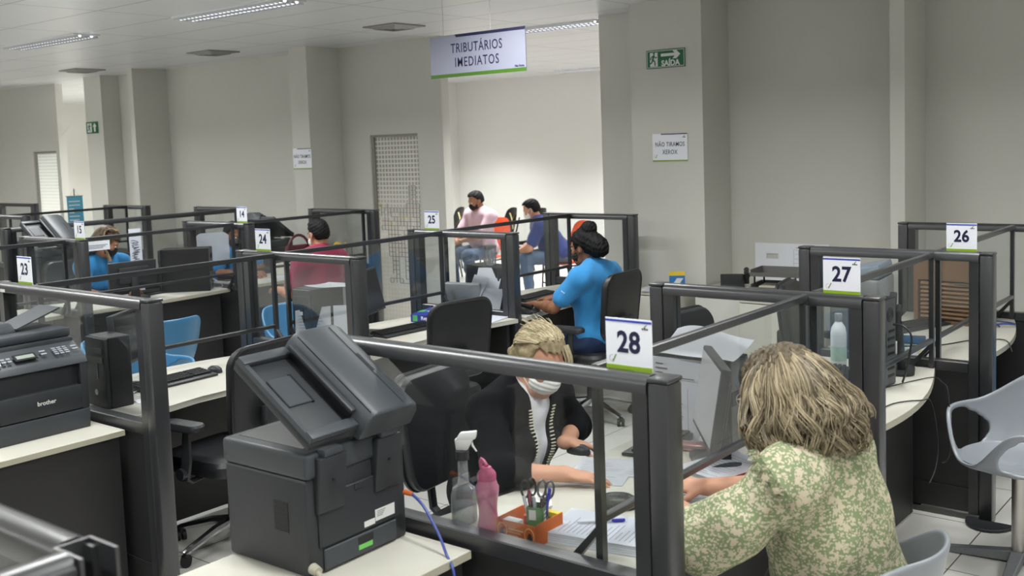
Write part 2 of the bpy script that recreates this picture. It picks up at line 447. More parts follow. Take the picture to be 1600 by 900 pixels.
def make_vent():
    t = thing('ceiling_vent', 'x', 'air vent', None, 'square ceiling air vents')
    b = MB()
    for s_ in (.2,):
        b.box(-s_, s_, -s_, -s_+.03, -.012, 0).box(-s_, s_, s_-.03, s_, -.012, 0).box(-s_, -s_+.03, -s_+.03, s_-.03, -.012, 0).box(s_-.03, s_, -s_+.03, s_-.03, -.012, 0)
    b.build('frame', M['ventgrey'], t)
    b = MB()
    for r0 in (.16, .115, .07):
        for k in range(4):
            Mk = Matrix.Rotation(k*PI/2, 4, 'Z')
            b.hexa([(-r0, -r0, -.002), (r0, -r0, -.002), (r0-.035, -r0+.035, .0), (-r0+.035, -r0+.035, .0), (-r0, -r0, -.004), (r0, -r0, -.004), (r0-.035, -r0+.035, -.03), (-r0+.035, -r0+.035, -.03)], M=Mk)
    b.build('louvre', M['ventgrey'], t, smooth=0)
    MB().box(-.17, .17, -.17, .17, -.003, -.001).build('duct_mouth', M['ventdark'], t, smooth=0)
    return t
v = make_vent(); v.matrix_basis = T(-6.77, 6.81, 2.999); v['label'] = 'square grey air vent nearest the hanging sign'
dup(v, T(-9.59, 6.88, 2.999), 'square dark air vent beyond the middle of three, over the column with a paper notice')
dup(v, T(-12.29, 6.88, 2.999), 'square dark air vent furthest away, above the small arrow exit sign')
# ============================================================ glazed counter dividers
ZT = 1.315
def railpoly(t, h):   # rounded top section (y, z)
    return [(-t, 0), (t, 0), (t, h-.02), (t*.75, h-.006), (t*.35, h), (-t*.35, h), (-t*.75, h-.006), (-t, h-.02)]
def rail(b, x0, x1, z0, h, t):
    P = railpoly(t, h)
    b.rings([[(x0, p[0], z0+p[1]) for p in P], [(x1, p[0], z0+p[1]) for p in P]])
def divider(x0, x1, y, label, foot=False, lp=True, rp=True, M0=None, labels=False):
    """panel from x0 to x1 along X centred on y: end posts, glazed upper frame, solid lower board"""
    xc = (x0+x1)/2; h = (x1-x0)/2; t = .035
    d = thing('counter_divider', label, 'divider', M0 if M0 is not None else T(xc, y, 0), 'glazed dividers between the counters')
    pw = .062; a, c = -h+(pw if lp else 0)+.003, h-(pw if rp else 0)-.003
    sw = .045
    b = MB(); rail(b, a, c, ZT-.045, .045, t)
    b.box(a, a+sw, -t+.004, t-.004, .03, ZT-.045).box(c-sw, c, -t+.004, t-.004, .03, ZT-.045)
    b.box(a+sw, c-sw, -t+.006, t-.006, .725, .778, bev=.004, seg=1)
    b.build('frame', M['divider'], d)
    g = MB().box(a+sw, c-sw, -.003, .003, .778, ZT-.045).build('glass_pane', M['glass'], d, smooth=0)
    b = MB().box(a+sw, c-sw, -t+.012, t-.012, .16, .725).box(a+sw, c-sw, -t+.006, t-.006, .04, .157)
    b.build('lower_board', M['divpanel'], d, smooth=0)
    for on, s in ((lp, -1), (rp, 1)):
        if not on: continue
        e = MB(); xx = s*(h-pw/2)
        e.box(xx-pw/2, xx+pw/2, -t-.002, t+.002, 0.0, ZT-.012, bev=.010, seg=2)
        p = e.build('end_post', M['divider'], d)
        MB().box(xx-pw/2-.001, xx+pw/2+.001, -t-.003, t+.003, ZT-.013, ZT, bev=.005, seg=2).build('post_cap', M['divider'], p)
    if foot:
        MB().prism([(h-.01+.11*math.cos(k*PI/10-PI/2-PI/2)*1.0, -.03+.13*math.sin(k*PI/10-PI)) for k in range(11)], 0, .016, bev=.003, seg=1).build('foot_plate', M['black'], d)
    if labels:
        MB().box(-h+.05, -h+.10, -t-.0035, -t-.002, ZT-.043, ZT-.028).box(-h+.105, -h+.145, -t-.0035, -t-.002, ZT-.043, ZT-.028).build('asset_tag', M['label'], d, smooth=0)
    return d
divider(-2.66, -1.303, 2.245, 'dark divider with number 28 on its rail, in front of the blonde worker')
divider(-2.255, -1.300, 3.722, 'dark divider with number 27 on its rail, behind the floral blouse')
divider(-2.265, -1.300, 5.246, 'dark divider with number 26 on its rail and a half round foot plate', foot=True)
divider(-2.265, -1.10, 6.80, 'dark divider nearest the back wall, behind the number 26 plate', rp=False)
divider(-5.275, -3.882, 2.425, 'dark divider with number 23 on its rail, beside the smaller printer', labels=True)
divider(-5.345, -4.255, 3.945, 'dark divider with number 24 on its rail')
divider(-5.315, -4.335, 5.418, 'dark divider with number 25 on its rail')
divider(-5.30, -4.402, 7.03, 'dark divider at the waiting room side, beyond the worker with a hair bun')
divider(-8.19, -7.262, 3.985, 'dark divider with number 15 on its rail')
divider(-8.225, -7.265, 5.492, 'dark divider with number 14 on its rail')
divider(-8.335, -7.36, 7.05, 'dark divider standing behind the man in the magenta shirt')
divider(-10.315, -9.43, 7.04, 'dark divider left of number plate 14, against the back of the rows')
divider(-12.26, -11.30, 7.045, 'dark divider under the small arrow exit sign')
divider(-15.1, -14.03, 7.05, 'dark divider below the far frosted door')
divider(-12.1, -11.15, 5.50, 'dark divider at the edge of view before the far frosted door')
divider(0, 2.6, 0, 'long dark divider running between the back-to-back counters behind plate 15', M0=T(-9.35, 5.715, 0, rz=PI/2)) if False else None
def divider_y(x, y0, y1, label):
    L = (y1-y0)
    return divider(-L/2, L/2, 0, label, M0=T(x, (y0+y1)/2, 0, rz=PI/2))
divider_y(-9.37, 4.38, 7.0, 'long dark divider running behind number plate 15, back to the next row')
# nearest divider corner with an open post channel
d = thing('counter_divider', 'nearest dark divider corner with an open uncapped post', 'divider', T(0, 0, 0), 'glazed dividers between the counters')
b = MB(); P = railpoly(.035, .05)
b.rings([[(-2.7, .80+p[0], 1.265+p[1]) for p in P], [(-1.565, .80+p[0], 1.265+p[1]) for p in P]])
b.box(-2.7, -1.565, .775, .825, .72, .78).box(-1.61, -1.565, .775, .825, .03, 1.265)
b.build('frame', M['divider'], d)
MB().box(-2.7, -1.61, .797, .803, .78, 1.265).build('glass_pane', M['glass'], d, smooth=0)
MB().box(-2.7, -1.61, .785, .815, .04, .72).build('lower_board', M['divpanel'], d, smooth=0)
b = MB()
b.box(-1.561, -1.555, .768, .832, 0, 1.312).box(-1.555, -1.478, .768, .774, 0, 1.312).box(-1.555, -1.478, .826, .832, 0, 1.312).box(-1.555, -1.53, .774, .784, 0, 1.305).box(-1.555, -1.53, .816, .826, 0, 1.305)
b.build('open_post', M['divider'], d)
b = MB(); b.rings([[(-1.518+p[0], .25, 1.265+p[1]) for p in P], [(-1.518+p[0], .766, 1.265+p[1]) for p in P]])
b.box(-1.545, -1.49, .25, .766, .04, 1.262)
b.build('return_panel', M['divider'], d)
# ============================================================ desk-top screens
def screen(x, y0, y1, label, fm, side, zt=ZT):
    L = (y1-y0)/2
    d = thing('counter_screen', label, 'screen', T(x, (y0+y1)/2, 0), 'glass screens between worker and client')
    t = .011
    b = MB(); b.box(-t, t, -L, L, zt-.03, zt-.002, bev=.003, seg=1).box(-t, t, -L+.024, L-.024, .868, .89, bev=.003, seg=1)
    b.box(-t, t, -L, -L+.024, .742, zt-.03).box(-t, t, L-.024, L, .742, zt-.03)
    b.build('frame', M[fm], d)
    MB().box(-.002, .002, -L+.024, L-.024, .89, zt-.03).build('glass_pane', M['glass'], d, smooth=0)
    for y in (-L+.012, L-.012):
        b = MB(); s = side
        b.hexa([(0, y-.011, .845), (0, y+.011, .845), (0, y+.011, .87), (0, y-.011, .87), (s*.12, y-.011, .742), (s*.12, y+.011, .742), (s*.10, y+.011, .752), (s*.10, y-.011, .752)] if False else
               [(s*.085, y-.011, .742), (s*.115, y-.011, .742), (s*.115, y+.011, .742), (s*.085, y+.011, .742), (s*.0, y-.011, .845), (s*.0, y-.011, .87), (s*.0, y+.011, .87), (s*.0, y+.011, .845)])
        b.build('brace', M[fm], d)
    return d
for x, y0, y1, lab, fm, s in (
    (-1.575, 2.285, 3.682, 'glass screen between the blonde worker and the client in a floral blouse', 'divider', -1),
    (-1.575, 3.762, 5.206, 'glass screen on the empty counter with number 27', 'divider', -1),
    (-1.575, 5.286, 6.76, 'glass screen on the counter with number 26', 'divider', -1),
    (-4.965, 2.465, 3.905, 'black framed glass screen on the counter with number 23', 'screenframe', 1),
    (-4.97, 3.985, 5.378, 'black framed glass screen on the counter with number 24', 'screenframe', 1),
    (-5.02, 5.458, 6.99, 'black framed glass screen before the worker with a hair bun', 'screenframe', 1),
    (-7.46, 2.6, 3.945, 'black framed glass screen left of number plate 23', 'screenframe', -1),
    (-7.46, 4.025, 5.452, 'black framed glass screen with a paper notice, beside plate 15', 'screenframe', -1),
    (-7.50, 5.532, 7.01, 'black framed glass screen before the man in the magenta shirt', 'screenframe', -1),
    (-11.69, 5.55, 7.0, 'black framed glass screen below the blue banner', 'screenframe', 1)):
    screen(x, y0, y1, lab, fm, s)
# ============================================================ counters
def counter(xi, xo, y0, y1, label, bow=.13, near=.10):
    """xi worker edge, xo client edge at the far end; the client edge bows outward"""
    s = 1 if xo > xi else -1
    d = thing('counter_desk', label, 'desk', T((xi+xo)/2, (y0+y1)/2, 0), 'white topped counters')
    cx, cy = (xi+xo)/2, (y0+y1)/2
    n = 14; out = []
    for i in range(n+1):
        u = i/n
        out.append((xo+s*(near*(1-u)+(bow)*math.sin(PI*u)*.75) - cx, y0+(y1-y0)*u - cy))
    inn = [(xi - s*.02 - cx, y1-cy), (xi+s*.03-cx, y1-.25-cy), (xi+s*.03-cx, y0+.45-cy), (xi-s*.05-cx, y0-cy)]
    poly = out+inn
    if s < 0: poly = poly[::-1]
    MB().prism(poly, .712, .7405, bev=.004, seg=2).build('desktop', [M['desk']], d)
    e = MB(); rim = out if s > 0 else out
    P = [[(p[0]+s*.0015, p[1], .7375), (p[0]+s*.0015, p[1], .714)] for p in out]
    v = [[e.b.verts.new(q) for q in r] for r in P]
    for i in range(n): e.b.faces.new((v[i][0], v[i+1][0], v[i+1][1], v[i][1]))
    e.build('edge_band', M['edge'], d)
    b = MB(); xb = xo-cx-(.085 if s > 0 else -.24)
    b.box(min(xb, xb-s*.018), max(xb, xb-s*.018), y0-cy+.05, y1-cy-.07, .02, .711).box(min(xb+s*.001, xb-s*.02), max(xb+s*.001, xb-s*.02), y1-cy-.10, y1-cy-.07, .02, .711)
    b.build('front_board', M['divpanel'], d)
    w = abs(xo-xi)
    for yy in (y0-cy+.03, y1-cy-.05):
        MB().box(-w*.5+.03 if s > 0 else -w*.5+.10, w*.5-.10 if s > 0 else w*.5-.03, yy-.015, yy+.015, 0, .711).build('side_board', M['divpanel'], d, smooth=0)
    return d
counter(-2.19, -1.565, 2.285, 3.682, 'white counter top where the blonde worker attends a client')
counter(-2.19, -1.565, 3.762, 5.206, 'curved white counter top with loose cables, under number 27')
counter(-2.19, -1.565, 5.286, 6.76, 'curved white counter top with a blue cable, under number 26')
counter(-4.30, -4.96, 2.465, 3.905, 'white counter top with a keyboard behind number 23')
counter(-4.33, -4.96, 3.985, 5.378, 'white counter top carrying two blue paper boxes')
counter(-4.35, -5.0, 5.458, 6.99, 'white counter top where the worker with a hair bun types')
counter(-8.15, -7.56, 2.5, 3.945, 'white counter top behind number plate 23', bow=.05, near=.03)
counter(-8.15, -7.56, 4.025, 5.452, 'white counter top carrying a computer tower behind plate 15', bow=.05, near=.03)
counter(-8.15, -7.60, 5.532, 7.01, 'white counter top before the man in the magenta shirt', bow=.05, near=.03)
def ptable(x0, x1, y0, y1, label, chip):
    d = thing('printer_table', label, 'table', T((x0+x1)/2, (y0+y1)/2, 0), 'white topped printer tables')
    w, l = (x1-x0)/2, (y1-y0)/2
    MB().box(-w, w, -l, l, .714, .7395, bev=.003, seg=1).build('tabletop', M['desk'], d)
    MB().box(w-.001, w+.0015, -l+.002, l-.002, .715, .738).box(-w+.002, w-.002, -l-.0015, -l+.001, .715, .738).build('edge_band', M['edge'], d)
    MB().box(w-.045, w-.02, -l+.02, l-.02, 0, .713).build('side_board', M['divpanel'], d, smooth=0)
    MB().box(-w+.02, -w+.045, -l+.02, l-.02, 0, .713).build('side_board', M['divpanel'], d, smooth=0)
    MB().box(-w+.046, w-.046, l-.05, l-.03, .1, .713).build('back_board', M['divpanel'], d, smooth=0)
    if chip:
        b = MB(); rr = random.Random(3)
        for i in range(16):
            y = -l+.12+i*.022+rr.random()*.01
            b.box(w+.001, w+.0022, y, y+.02, .722+rr.random()*.006, .734)
        b.build('chipped_edge', mat('bare_chipboard', '#8a735c', .8, var=.2, scale=60), d, smooth=0)
    return d
ptable(-2.535, -1.965, 1.35, 2.195, 'white table with a chipped edge under the big open printer', True)
ptable(-4.78, -4.10, 1.30, 2.375, 'white table under the printer at the picture edge', False)
# ============================================================ chairs
def rr_poly(w, h, r, n=6):
    P = []
    for cx, cy, a0 in ((w-r, h-r, 0), (-w+r, h-r, PI/2), (-w+r, -h+r, PI), (w-r, -h+r, 1.5*PI)):
        for k in range(n+1):
            a = a0+k*PI/2/n; P.append((cx+r*math.cos(a), cy+r*math.sin(a)))
    return P
def make_office_chair(arms=True):
    t = thing('office_chair', 'x', 'chair', None, 'black swivel chairs of the workers')
    # seat (faces +X)
    b = MB(); P = rr_poly(.24, .24, .09)
    def ring(z, k, off=0): return [(p[0]*k+.03+off, p[1]*k, z) for p in P]
    b.rings([ring(.405, .80), ring(.41, .94), ring(.435, 1.0), ring(.465, 1.0), ring(.485, .95), ring(.492, .82), ring(.490, .4)])
    b.build('seat', M['vinyl'], t)
    # backrest: rounded pad, curved across and leaning
    b = MB(); P = rr_poly(.225, .225, .085, 7)
    def bring(d, k):
        out = []
        for p in P:
            y, z = p[0]*k, p[1]*k
            taper = 1.0 - .10*max(0, -z/.225)
            y *= taper
            x = -.235 - .11*(z+.225) + .22*y*y + d
            out.append((x, y, .80+z))
        return out
    rg = [bring(-.030, .90), bring(-.028, .97), bring(-.012, 1.0), bring(.012, 1.0), bring(.026, .96), bring(.034, .82), bring(.036, .4)]
    b.rings(rg)
    back = b.build('backrest', M['vinyl'], t)
    b = MB(); rim = [ (p[0]-.022, p[1], p[2]) for p in bring(0, 1.0)]
    b.tube(rim, .010, seg=6, closed=True); b.build('edge_piping', M['black2'], back)
    b = MB()
    b.tube([(-.05, 0, .40), (-.22, 0, .405), (-.285, 0, .46), (-.30, 0, .60), (-.315, 0, .72)], [.022, .022, .024, .024, .02], seg=8, flat=.5)
    b.box(-.33, -.29, -.07, .07, .62, .74, bev=.012)
    b.cyl((-.325, .03, .57), (-.325, .09, .57), .016, seg=10)
    b.build('back_support', M['black'], t)
    b = MB(); b.box(-.10, .12, -.09, .09, .365, .41, bev=.012).cyl((.02, .09, .385), (.02, .20, .385), .007, seg=8)
    b.build('seat_mechanism', M['black'], t)
    MB().cyl((0, 0, .22), (0, 0, .37), .015, seg=14).build('gas_lift', M['chrome'], t)
    MB().lathe([(.026, .10), (.030, .12), (.026, .26), (.022, .265)], 14).build('lift_cover', M['black2'], t)
    b = MB()
    for k in range(5):
        a = 2*PI*k/5+.3; c, s_ = math.cos(a), math.sin(a)
        b.tube([(.015*c, .015*s_, .125), (.12*c, .12*s_, .115), (.30*c, .30*s_, .068), (.315*c, .315*s_, .062)], [.026, .022, .016, .013], seg=8)
    b.lathe([(.0, .085), (.04, .09), (.042, .125), (.03, .14), (0, .142)], 14)
    b.build('star_base', M['chrome'], t)
    for k in range(5):
        a = 2*PI*k/5+.3; c, s_ = math.cos(a)*.305, math.sin(a)*.305
        w = MB(); a2 = a+.8; dx, dy = math.cos(a2), math.sin(a2)
        for sg in (-1, 1):
            w.cyl((c+dx*.006*sg, s_+dy*.006*sg, .026), (c+dx*.024*sg, s_+dy*.024*sg, .026), .026, seg=14)
        w.box(c-.016, c+.016, s_-.016, s_+.016, .03, .056, bev=.006); w.cyl((c, s_, .05), (c, s_, .07), .006, seg=6)
        w.build('caster', M['rubber'], t)
    if arms:
        for s_ in (-1, 1):
            b = MB(); y = s_*.285
            b.tube([(.0, s_*.18, .395), (0, s_*.25, .39), (-.0, y, .41), (-.02, y, .50), (-.03, y, .645)], [.02, .022, .026, .027, .02], seg=8, flat=.6)
            b.cyl((-.0, y-.01, .44), (-.0, y+.03*s_, .44), .028, seg=12)
            a_ = b.build('armrest', M['black'], t)
            P = rr_poly(.125, .042, .038, 5)
            MB().rings([[(p[0]*k-.01, y+p[1]*k, z) for p in P] for k, z in ((.85, .645), (1, .653), (1, .672), (.93, .682), (.7, .685))]).build('arm_pad', M['black'], a_)
    return t
OC = make_office_chair(True)
oc_list = [
    (-4.22, 2.99, PI+.12, 'black swivel chair with armrests at the counter of number 23'),
    (-4.23, 4.45, PI-.15, 'black swivel chair standing before the two blue paper boxes'),
    (-4.05, 5.83, PI+.05, 'black swivel chair the worker with a hair bun sits on'),
    (-2.57, 3.0, .1, 'black swivel chair the blonde worker sits on'),
    (-2.38, 4.62, -.15, 'black swivel chair behind number plate 28, at counter 27'),
    (-2.34, 5.90, .2, 'black swivel chair beside the grey letter trays'),
    (-8.42, 6.0, 0.2, 'black swivel chair of the worker facing the magenta shirt'),
    (-8.52, 4.66, 0.0, 'black swivel chair of the worker with streaked hair')]
OC2 = make_office_chair(False); used2 = False
for i, (x, y, a, lab) in enumerate(oc_list):
    if i in (1, 3, 4):
        if not used2: OC2.matrix_basis = T(x, y, 0, rz=a); OC2['label'] = lab; used2 = True
        else: dup(OC2, T(x, y, 0, rz=a), lab)
        continue
    if i == 0: OC.matrix_basis = T(x, y, 0, rz=a); OC['label'] = lab
    else: dup(OC, T(x, y, 0, rz=a), lab)
def shell_fn():
    # tub shell facing +X: seat pan, wrap-round arms, back
    nphi, nt = 72, 26
    def rimh(a):
        a = abs(a)                      # 0 front .. pi back
        u = a/PI
        def sm(x, e0, e1):
            x = min(1, max(0, (x-e0)/(e1-e0))); return x*x*(3-2*x)
        return .012 + .20*sm(u, .04, .27) + .18*sm(u, .50, .85)
    def rimr(a):
        c, s_ = math.cos(a), math.sin(a)
        return (.255*c if c > 0 else .265*c), .30*s_
    def f(a, t):
        rx, ry = rimr(a); h = rimh(a)
        if t < .62:
            q = t/.62; k = .86*q
            return (rx*k, ry*k, .0 + .02*q*q - .012*(1-q)*(1-abs(math.sin(a))) )
        q = (t-.62)/.38
        # side wall going up with an outward lean
        k = .86+.14*math.sin(q*PI/2) + .10*q*h/.3
        z = .02 + h*(q**1.35)
        lean = -.16*max(0, -math.cos(a))*h*q if True else 0
        return (rx*k+lean, ry*k, z)
    return f, nphi, nt
def make_shell(m, label, name='shell_chair', group=None):
    f, nphi, nt = shell_fn()
    t = thing(name, label, 'chair', None, group)
    b = bmesh.new(); g = []
    for i in range(nphi):
        a = 2*PI*i/nphi
        a = a if a <= PI else a-2*PI
        g.append([b.verts.new((lambda p: (p[0], p[1], p[2]+.44))(f(a, .04+.96*j/nt))) for j in range(nt+1)])
    c = b.verts.new((0, 0, .428))
    for i in range(nphi):
        i2 = (i+1) % nphi
        b.faces.new((c, g[i][0], g[i2][0]))
        a = 2*PI*(i+.5)/nphi; a = a if a <= PI else a-2*PI
        for j in range(nt):
            q = (.04+.96*(j+.5)/nt)
            u = abs(a)/PI
            # arm opening
            if ((u-.365)/.185)**2 + ((q-.785)/.135)**2 < 1: continue
            b.faces.new((g[i][j], g[i][j+1], g[i2][j+1], g[i2][j]))
    loose = [v for v in b.verts if not v.link_faces]
    bmesh.ops.delete(b, geom=loose, context='VERTS')
    # smooth the cut border
    bd = [v for v in b.verts if any(len(e.link_faces) == 1 for e in v.link_edges)]
    for k in range(4): bmesh.ops.smooth_vert(b, verts=bd, factor=.5, use_axis_x=True, use_axis_y=True, use_axis_z=True)
    bmesh.ops.recalc_face_normals(b, faces=b.faces[:])
    me = bpy.data.meshes.new('shell'); b.to_mesh(me); b.free()
    o = link_mesh('shell', me, m, t, None, smooth=60)
    md = o.modifiers.new('thickness', 'SOLIDIFY'); md.thickness = .018; md.offset = 0
    mb = o.modifiers.new('soft', 'SUBSURF'); mb.levels = 1; mb.render_levels = 1
    MB().cyl((0, 0, .05), (0, 0, .425), .028, seg=16).build('pedestal', M['steel'], t)
    b = MB(); b.box(-.09, .09, -.09, .09, .412, .428, bev=.004, seg=1); b.build('mounting_plate', M['steel'], t)
    b = MB()
    for k in range(4):
        a = PI/4+k*PI/2; c_, s_ = math.cos(a), math.sin(a)
        L = .29; w = .028
        b.hexa([(c_*.02-s_*w, s_*.02+c_*w, .012), (c_*L-s_*w*.7, s_*L+c_*w*.7, .0), (c_*L+s_*w*.7, s_*L-c_*w*.7, .0), (c_*.02+s_*w, s_*.02-c_*w, .012),
                (c_*.02-s_*w, s_*.02+c_*w, .06), (c_*L-s_*w*.7, s_*L+c_*w*.7, .028), (c_*L+s_*w*.7, s_*L-c_*w*.7, .028), (c_*.02+s_*w, s_*.02-c_*w, .06)], bev=.004, seg=1)
    b.build('cross_base', M['granite'], t)
    return t
GS = make_shell(M['greyshell'], 'grey plastic shell chair with arm openings on a steel pedestal, empty', group='plastic shell chairs of the clients')
GS.matrix_basis = T(-1.09, 4.80, 0, rz=-PI/2-.72)
dup(GS, T(-1.17, 2.87, 0, rz=PI-.05, s=.93), 'grey plastic shell chair the client in the floral blouse sits on')
dup(GS, T(-6.62, 5.62, 0, rz=PI+.1), 'grey plastic shell chair behind the man in the magenta shirt')
BS = make_shell(M['blueshell'], 'blue plastic shell chair with its back turned, seen above counter 23', group='plastic shell chairs of the clients')
BS.matrix_basis = T(-6.42, 3.95, 0, rz=PI)
dup(BS, T(-5.62, 3.42, 0, rz=.5), 'blue plastic shell chair close before the counter of number 23')
dup(BS, T(-5.62, 4.72, 0, rz=.0), 'blue plastic shell chair seen through the glass beyond the leaning papers')
dup(BS, T(-1.08, 6.02, 0, rz=PI+.2), 'blue plastic shell chair behind the empty grey one')
ZD = .7415
# ============================================================ number plates on the dividers
def marks(parent, w, h, k=1.0):
    # little check mark with dotted ring (lower corner) and a small crest (upper corner)
    b = MB(); s = .018*k
    x0, y0 = -w/2+.022*k, -h/2+.024*k
    b.prism([(x0-.004*k, y0), (x0, y0-.006*k), (x0+.010*k, y0+.014*k), (x0+.007*k, y0+.015*k), (x0, y0+.001*k)], .0011, .0016, M=None)
    b.build('check_mark', M['greenmark'], parent, smooth=0)
    c = MB()
    for i in range(9):
        a = PI*.5+i*.42
        c.box(x0-.003*k+.009*k*math.cos(a)-.0007*k, x0-.003*k+.009*k*math.cos(a)+.0007*k, y0+.003*k+.009*k*math.sin(a)-.0007*k, y0+.003*k+.009*k*math.sin(a)+.0007*k, .0011, .0015)
    x1, y1 = w/2-.02*k, h/2-.022*k
    for i, hh in enumerate((.005, .006, .004)): c.box(x1-.009*k+i*.0065*k, x1-.004*k+i*.0065*k, y1-.004*k, y1-.004*k+hh*k, .0011, .0015)
    c.build('crest_base', M['ink'], parent, smooth=0)
    MB().prism([(x1-.004*k, y1+.004*k), (x1-.001*k, y1+.0015*k), (x1+.007*k, y1+.010*k), (x1+.004*k, y1+.010*k), (x1-.001*k, y1+.005*k)], .0011, .0015).build('crest_leaf', M['greenmark'], parent, smooth=0)
def plate(num, x, y, z0, w=.140, h=.135, rz=0):
    t = thing('number_plate', 'white number plate reading %s on a divider rail' % num, 'sign', T(x, y, z0+h/2, rz=rz) @ FRONT, 'number plates on the dividers')
    MB().box(-w/2, w/2, -h/2, h/2, -.0015, .001).build('board', M['sign'], t, smooth=0)
    MB().box(-w/2, w/2, h/2-.0095, h/2-.004, .001, .0016).build('blue_band', M['blueband'], t, smooth=0)
    MB().box(-w/2, w/2, -h/2, -h/2+.0115, .001, .0016).build('green_band', M['greenband'], t, smooth=0)
    text('number', num, .078, M['navy'], t, T(0, .003, .0012), bold=.0022, sx=.90, space=1.03)
    marks(t, w, h)
    return t
plate('28', -1.448, 2.262, 1.315); plate('27', -1.452, 3.725, 1.315); plate('26', -1.453, 5.25, 1.315)
plate('25', -5.10, 5.42, 1.315); plate('24', -5.115, 3.945, 1.315); plate('23', -5.0, 2.43, 1.315)
plate('15', -7.318, 3.985, 1.315); plate('14', -7.388, 5.492, 1.315)
# ============================================================ hanging sign
t = thing('hanging_sign', 'hanging sign reading TRIBUTÁRIOS IMEDIATOS with a green foot band', 'sign', T(-4.69, 5.5, 2.53) @ FRONT)
w, h = .856, .292
MB().box(-w/2, w/2, -h/2, h/2, -.006, .002).build('board', M['signgrey'], t, smooth=0)
MB().prism([(-w/2+.235, h/2), (-w/2+.25, h/2-.02), (w/2, h/2-.02), (w/2, h/2)], .002, .003).build('navy_band', M['navy'], t, smooth=0)
MB().box(-w/2, w/2, -h/2, -h/2+.024, .002, .003).build('green_band', mat('dark_green_band', '#41691a', .4, var=0), t, smooth=0)
text('lettering', 'TRIBUTÁRIOS', .092, M['navy'], t, T(.0, .048, .0025), bold=.0006, sx=.76, space=1.10)
text('lettering', 'IMEDIATOS', .092, M['navy'], t, T(.0, -.050, .0025), bold=.0006, sx=.76, space=1.16)
marks(t, w, h*.98, 2.0)
text('small_logo', 'Na Hora', .022, M['navy'], t, T(w/2-.055, -h/2+.037, .0025), bold=.0008)
for x in (-.30, .13):
    MB().cyl((x, h/2, -.002), (x, 2.999-2.53, -.002), .0012, seg=5).build('hanging_wire', M['steel'], t)
# ============================================================ wall signs
def exit_runner(b, sx, sy, x0, y0):
    # running figure from bars
    def bar(p, q, r):
        p = Vector((x0+p[0]*sx, y0+p[1]*sy, 0)); q = Vector((x0+q[0]*sx, y0+q[1]*sy, 0)); n = (q-p).normalized(); m = Vector((-n.y, n.x, 0))*r*sx
        b.prism([(p-m)[:2], (q-m)[:2], (q+m)[:2], (p+m)[:2]], .0026, .0032)
    b.prism([(x0+(.60+.09*math.cos(a*PI/6))*sx, y0+(.90+.09*math.sin(a*PI/6))*sy) for a in range(12)], .0026, .0032)
    bar((.58, .80), (.45, .48), .10); bar((.55, .76), (.28, .66), .05); bar((.28, .66), (.22, .48), .05); bar((.58, .74), (.78, .60), .05); bar((.78, .60), (.92, .66), .05)
    bar((.45, .48), (.68, .34), .07); bar((.68, .34), (.70, .06), .06); bar((.44, .48), (.32, .26), .07); bar((.32, .26), (.02, .22), .06)
t = thing('exit_sign', 'green sign with running figure, arrow and SAÍDA, high on the column', 'sign', T(-4.268, 7.314, 2.535) @ FRONT)
w, h = .352, .145
MB().box(-w/2, w/2, -h/2, h/2, -.004, .001).build('board', M['exitgreen'], t, smooth=0)
b = MB(); i_ = .007
for q in ((-w/2+i_, w/2-i_, h/2-i_-.004, h/2-i_), (-w/2+i_, w/2-i_, -h/2+i_, -h/2+i_+.004), (-w/2+i_, -w/2+i_+.004, -h/2+i_, h/2-i_), (w/2-i_-.004, w/2-i_, -h/2+i_, h/2-i_)): b.box(q[0], q[1], q[2], q[3], .001, .002)
b.box(-w/2+.035, -w/2+.105, -h/2+.015, h/2-.02, .001, .0018)
b.prism([(-.04, .018), (.085, .018), (.065, -.004), (.10, -.004), (.135, .028), (.10, .060), (.065, .060), (.085, .040), (-.04, .040)], .001, .002)
b.build('white_marks', M['white'], t, smooth=0)
b = MB(); exit_runner(b, .085, .115, -w/2+.022, -h/2+.014); b.build('running_figure', M['exitgreen'], t, smooth=0)
text('lettering', 'SAÍDA', .062, M['white'], t, T(.045, -.038, .0015), bold=.0022, sx=.95)
t = thing('exit_sign', 'small green exit sign with an upward arrow, on the far column', 'sign', T(-13.235, 7.494, 2.315) @ FRONT)
w, h = .30, .155
MB().box(-w/2, w/2, -h/2, h/2, -.004, .001).build('board', M['exitgreen'], t, smooth=0)
b = MB(); b.box(-w/2+.03, -w/2+.14, -h/2+.015, h/2-.015, .001, .002)
b.prism([(.045, -.055), (.085, -.055), (.085, .01), (.115, .01), (.065, .062), (.015, .01), (.045, .01)], .001, .002)
b.build('white_marks', M['white'], t, smooth=0)
b = MB(); exit_runner(b, .10, .12, -w/2+.03, -h/2+.018); b.build('running_figure', M['exitgreen'], t, smooth=0)
def notice(x, y, z, w, h, label):
    t = thing('wall_notice', label, 'sign', T(x, y, z) @ FRONT, 'paper notices about copies')
    MB().box(-w/2, w/2, -h/2, h/2, -.001, .001).build('sheet', M['sign'], t, smooth=0)
    MB().box(-w/4, w/2, h/2-.010, h/2-.002, .001, .002).build('navy_band', M['navy'], t, smooth=0)
    MB().box(-w/2, w/2, -h/2, -h/2+.009, .001, .002).build('green_band', M['greenband'], t, smooth=0)
    text('lettering', 'NÃO TIRAMOS', .050, M['navy'], t, T(0, .022, .0015), bold=.0003, sx=.76, space=1.07)
    text('lettering', 'XEROX', .050, M['navy'], t, T(0, -.040, .0015), bold=.0003, sx=.78, space=1.07)
    marks(t, w, h, 1.4)
notice(-4.246, 7.314, 1.832, .318, .222, 'white notice reading NÃO TIRAMOS XEROX below the green running figure sign')
notice(-8.735, 7.314, 1.823, .300, .222, 'white notice reading NÃO TIRAMOS XEROX on the column above the magenta shirt')
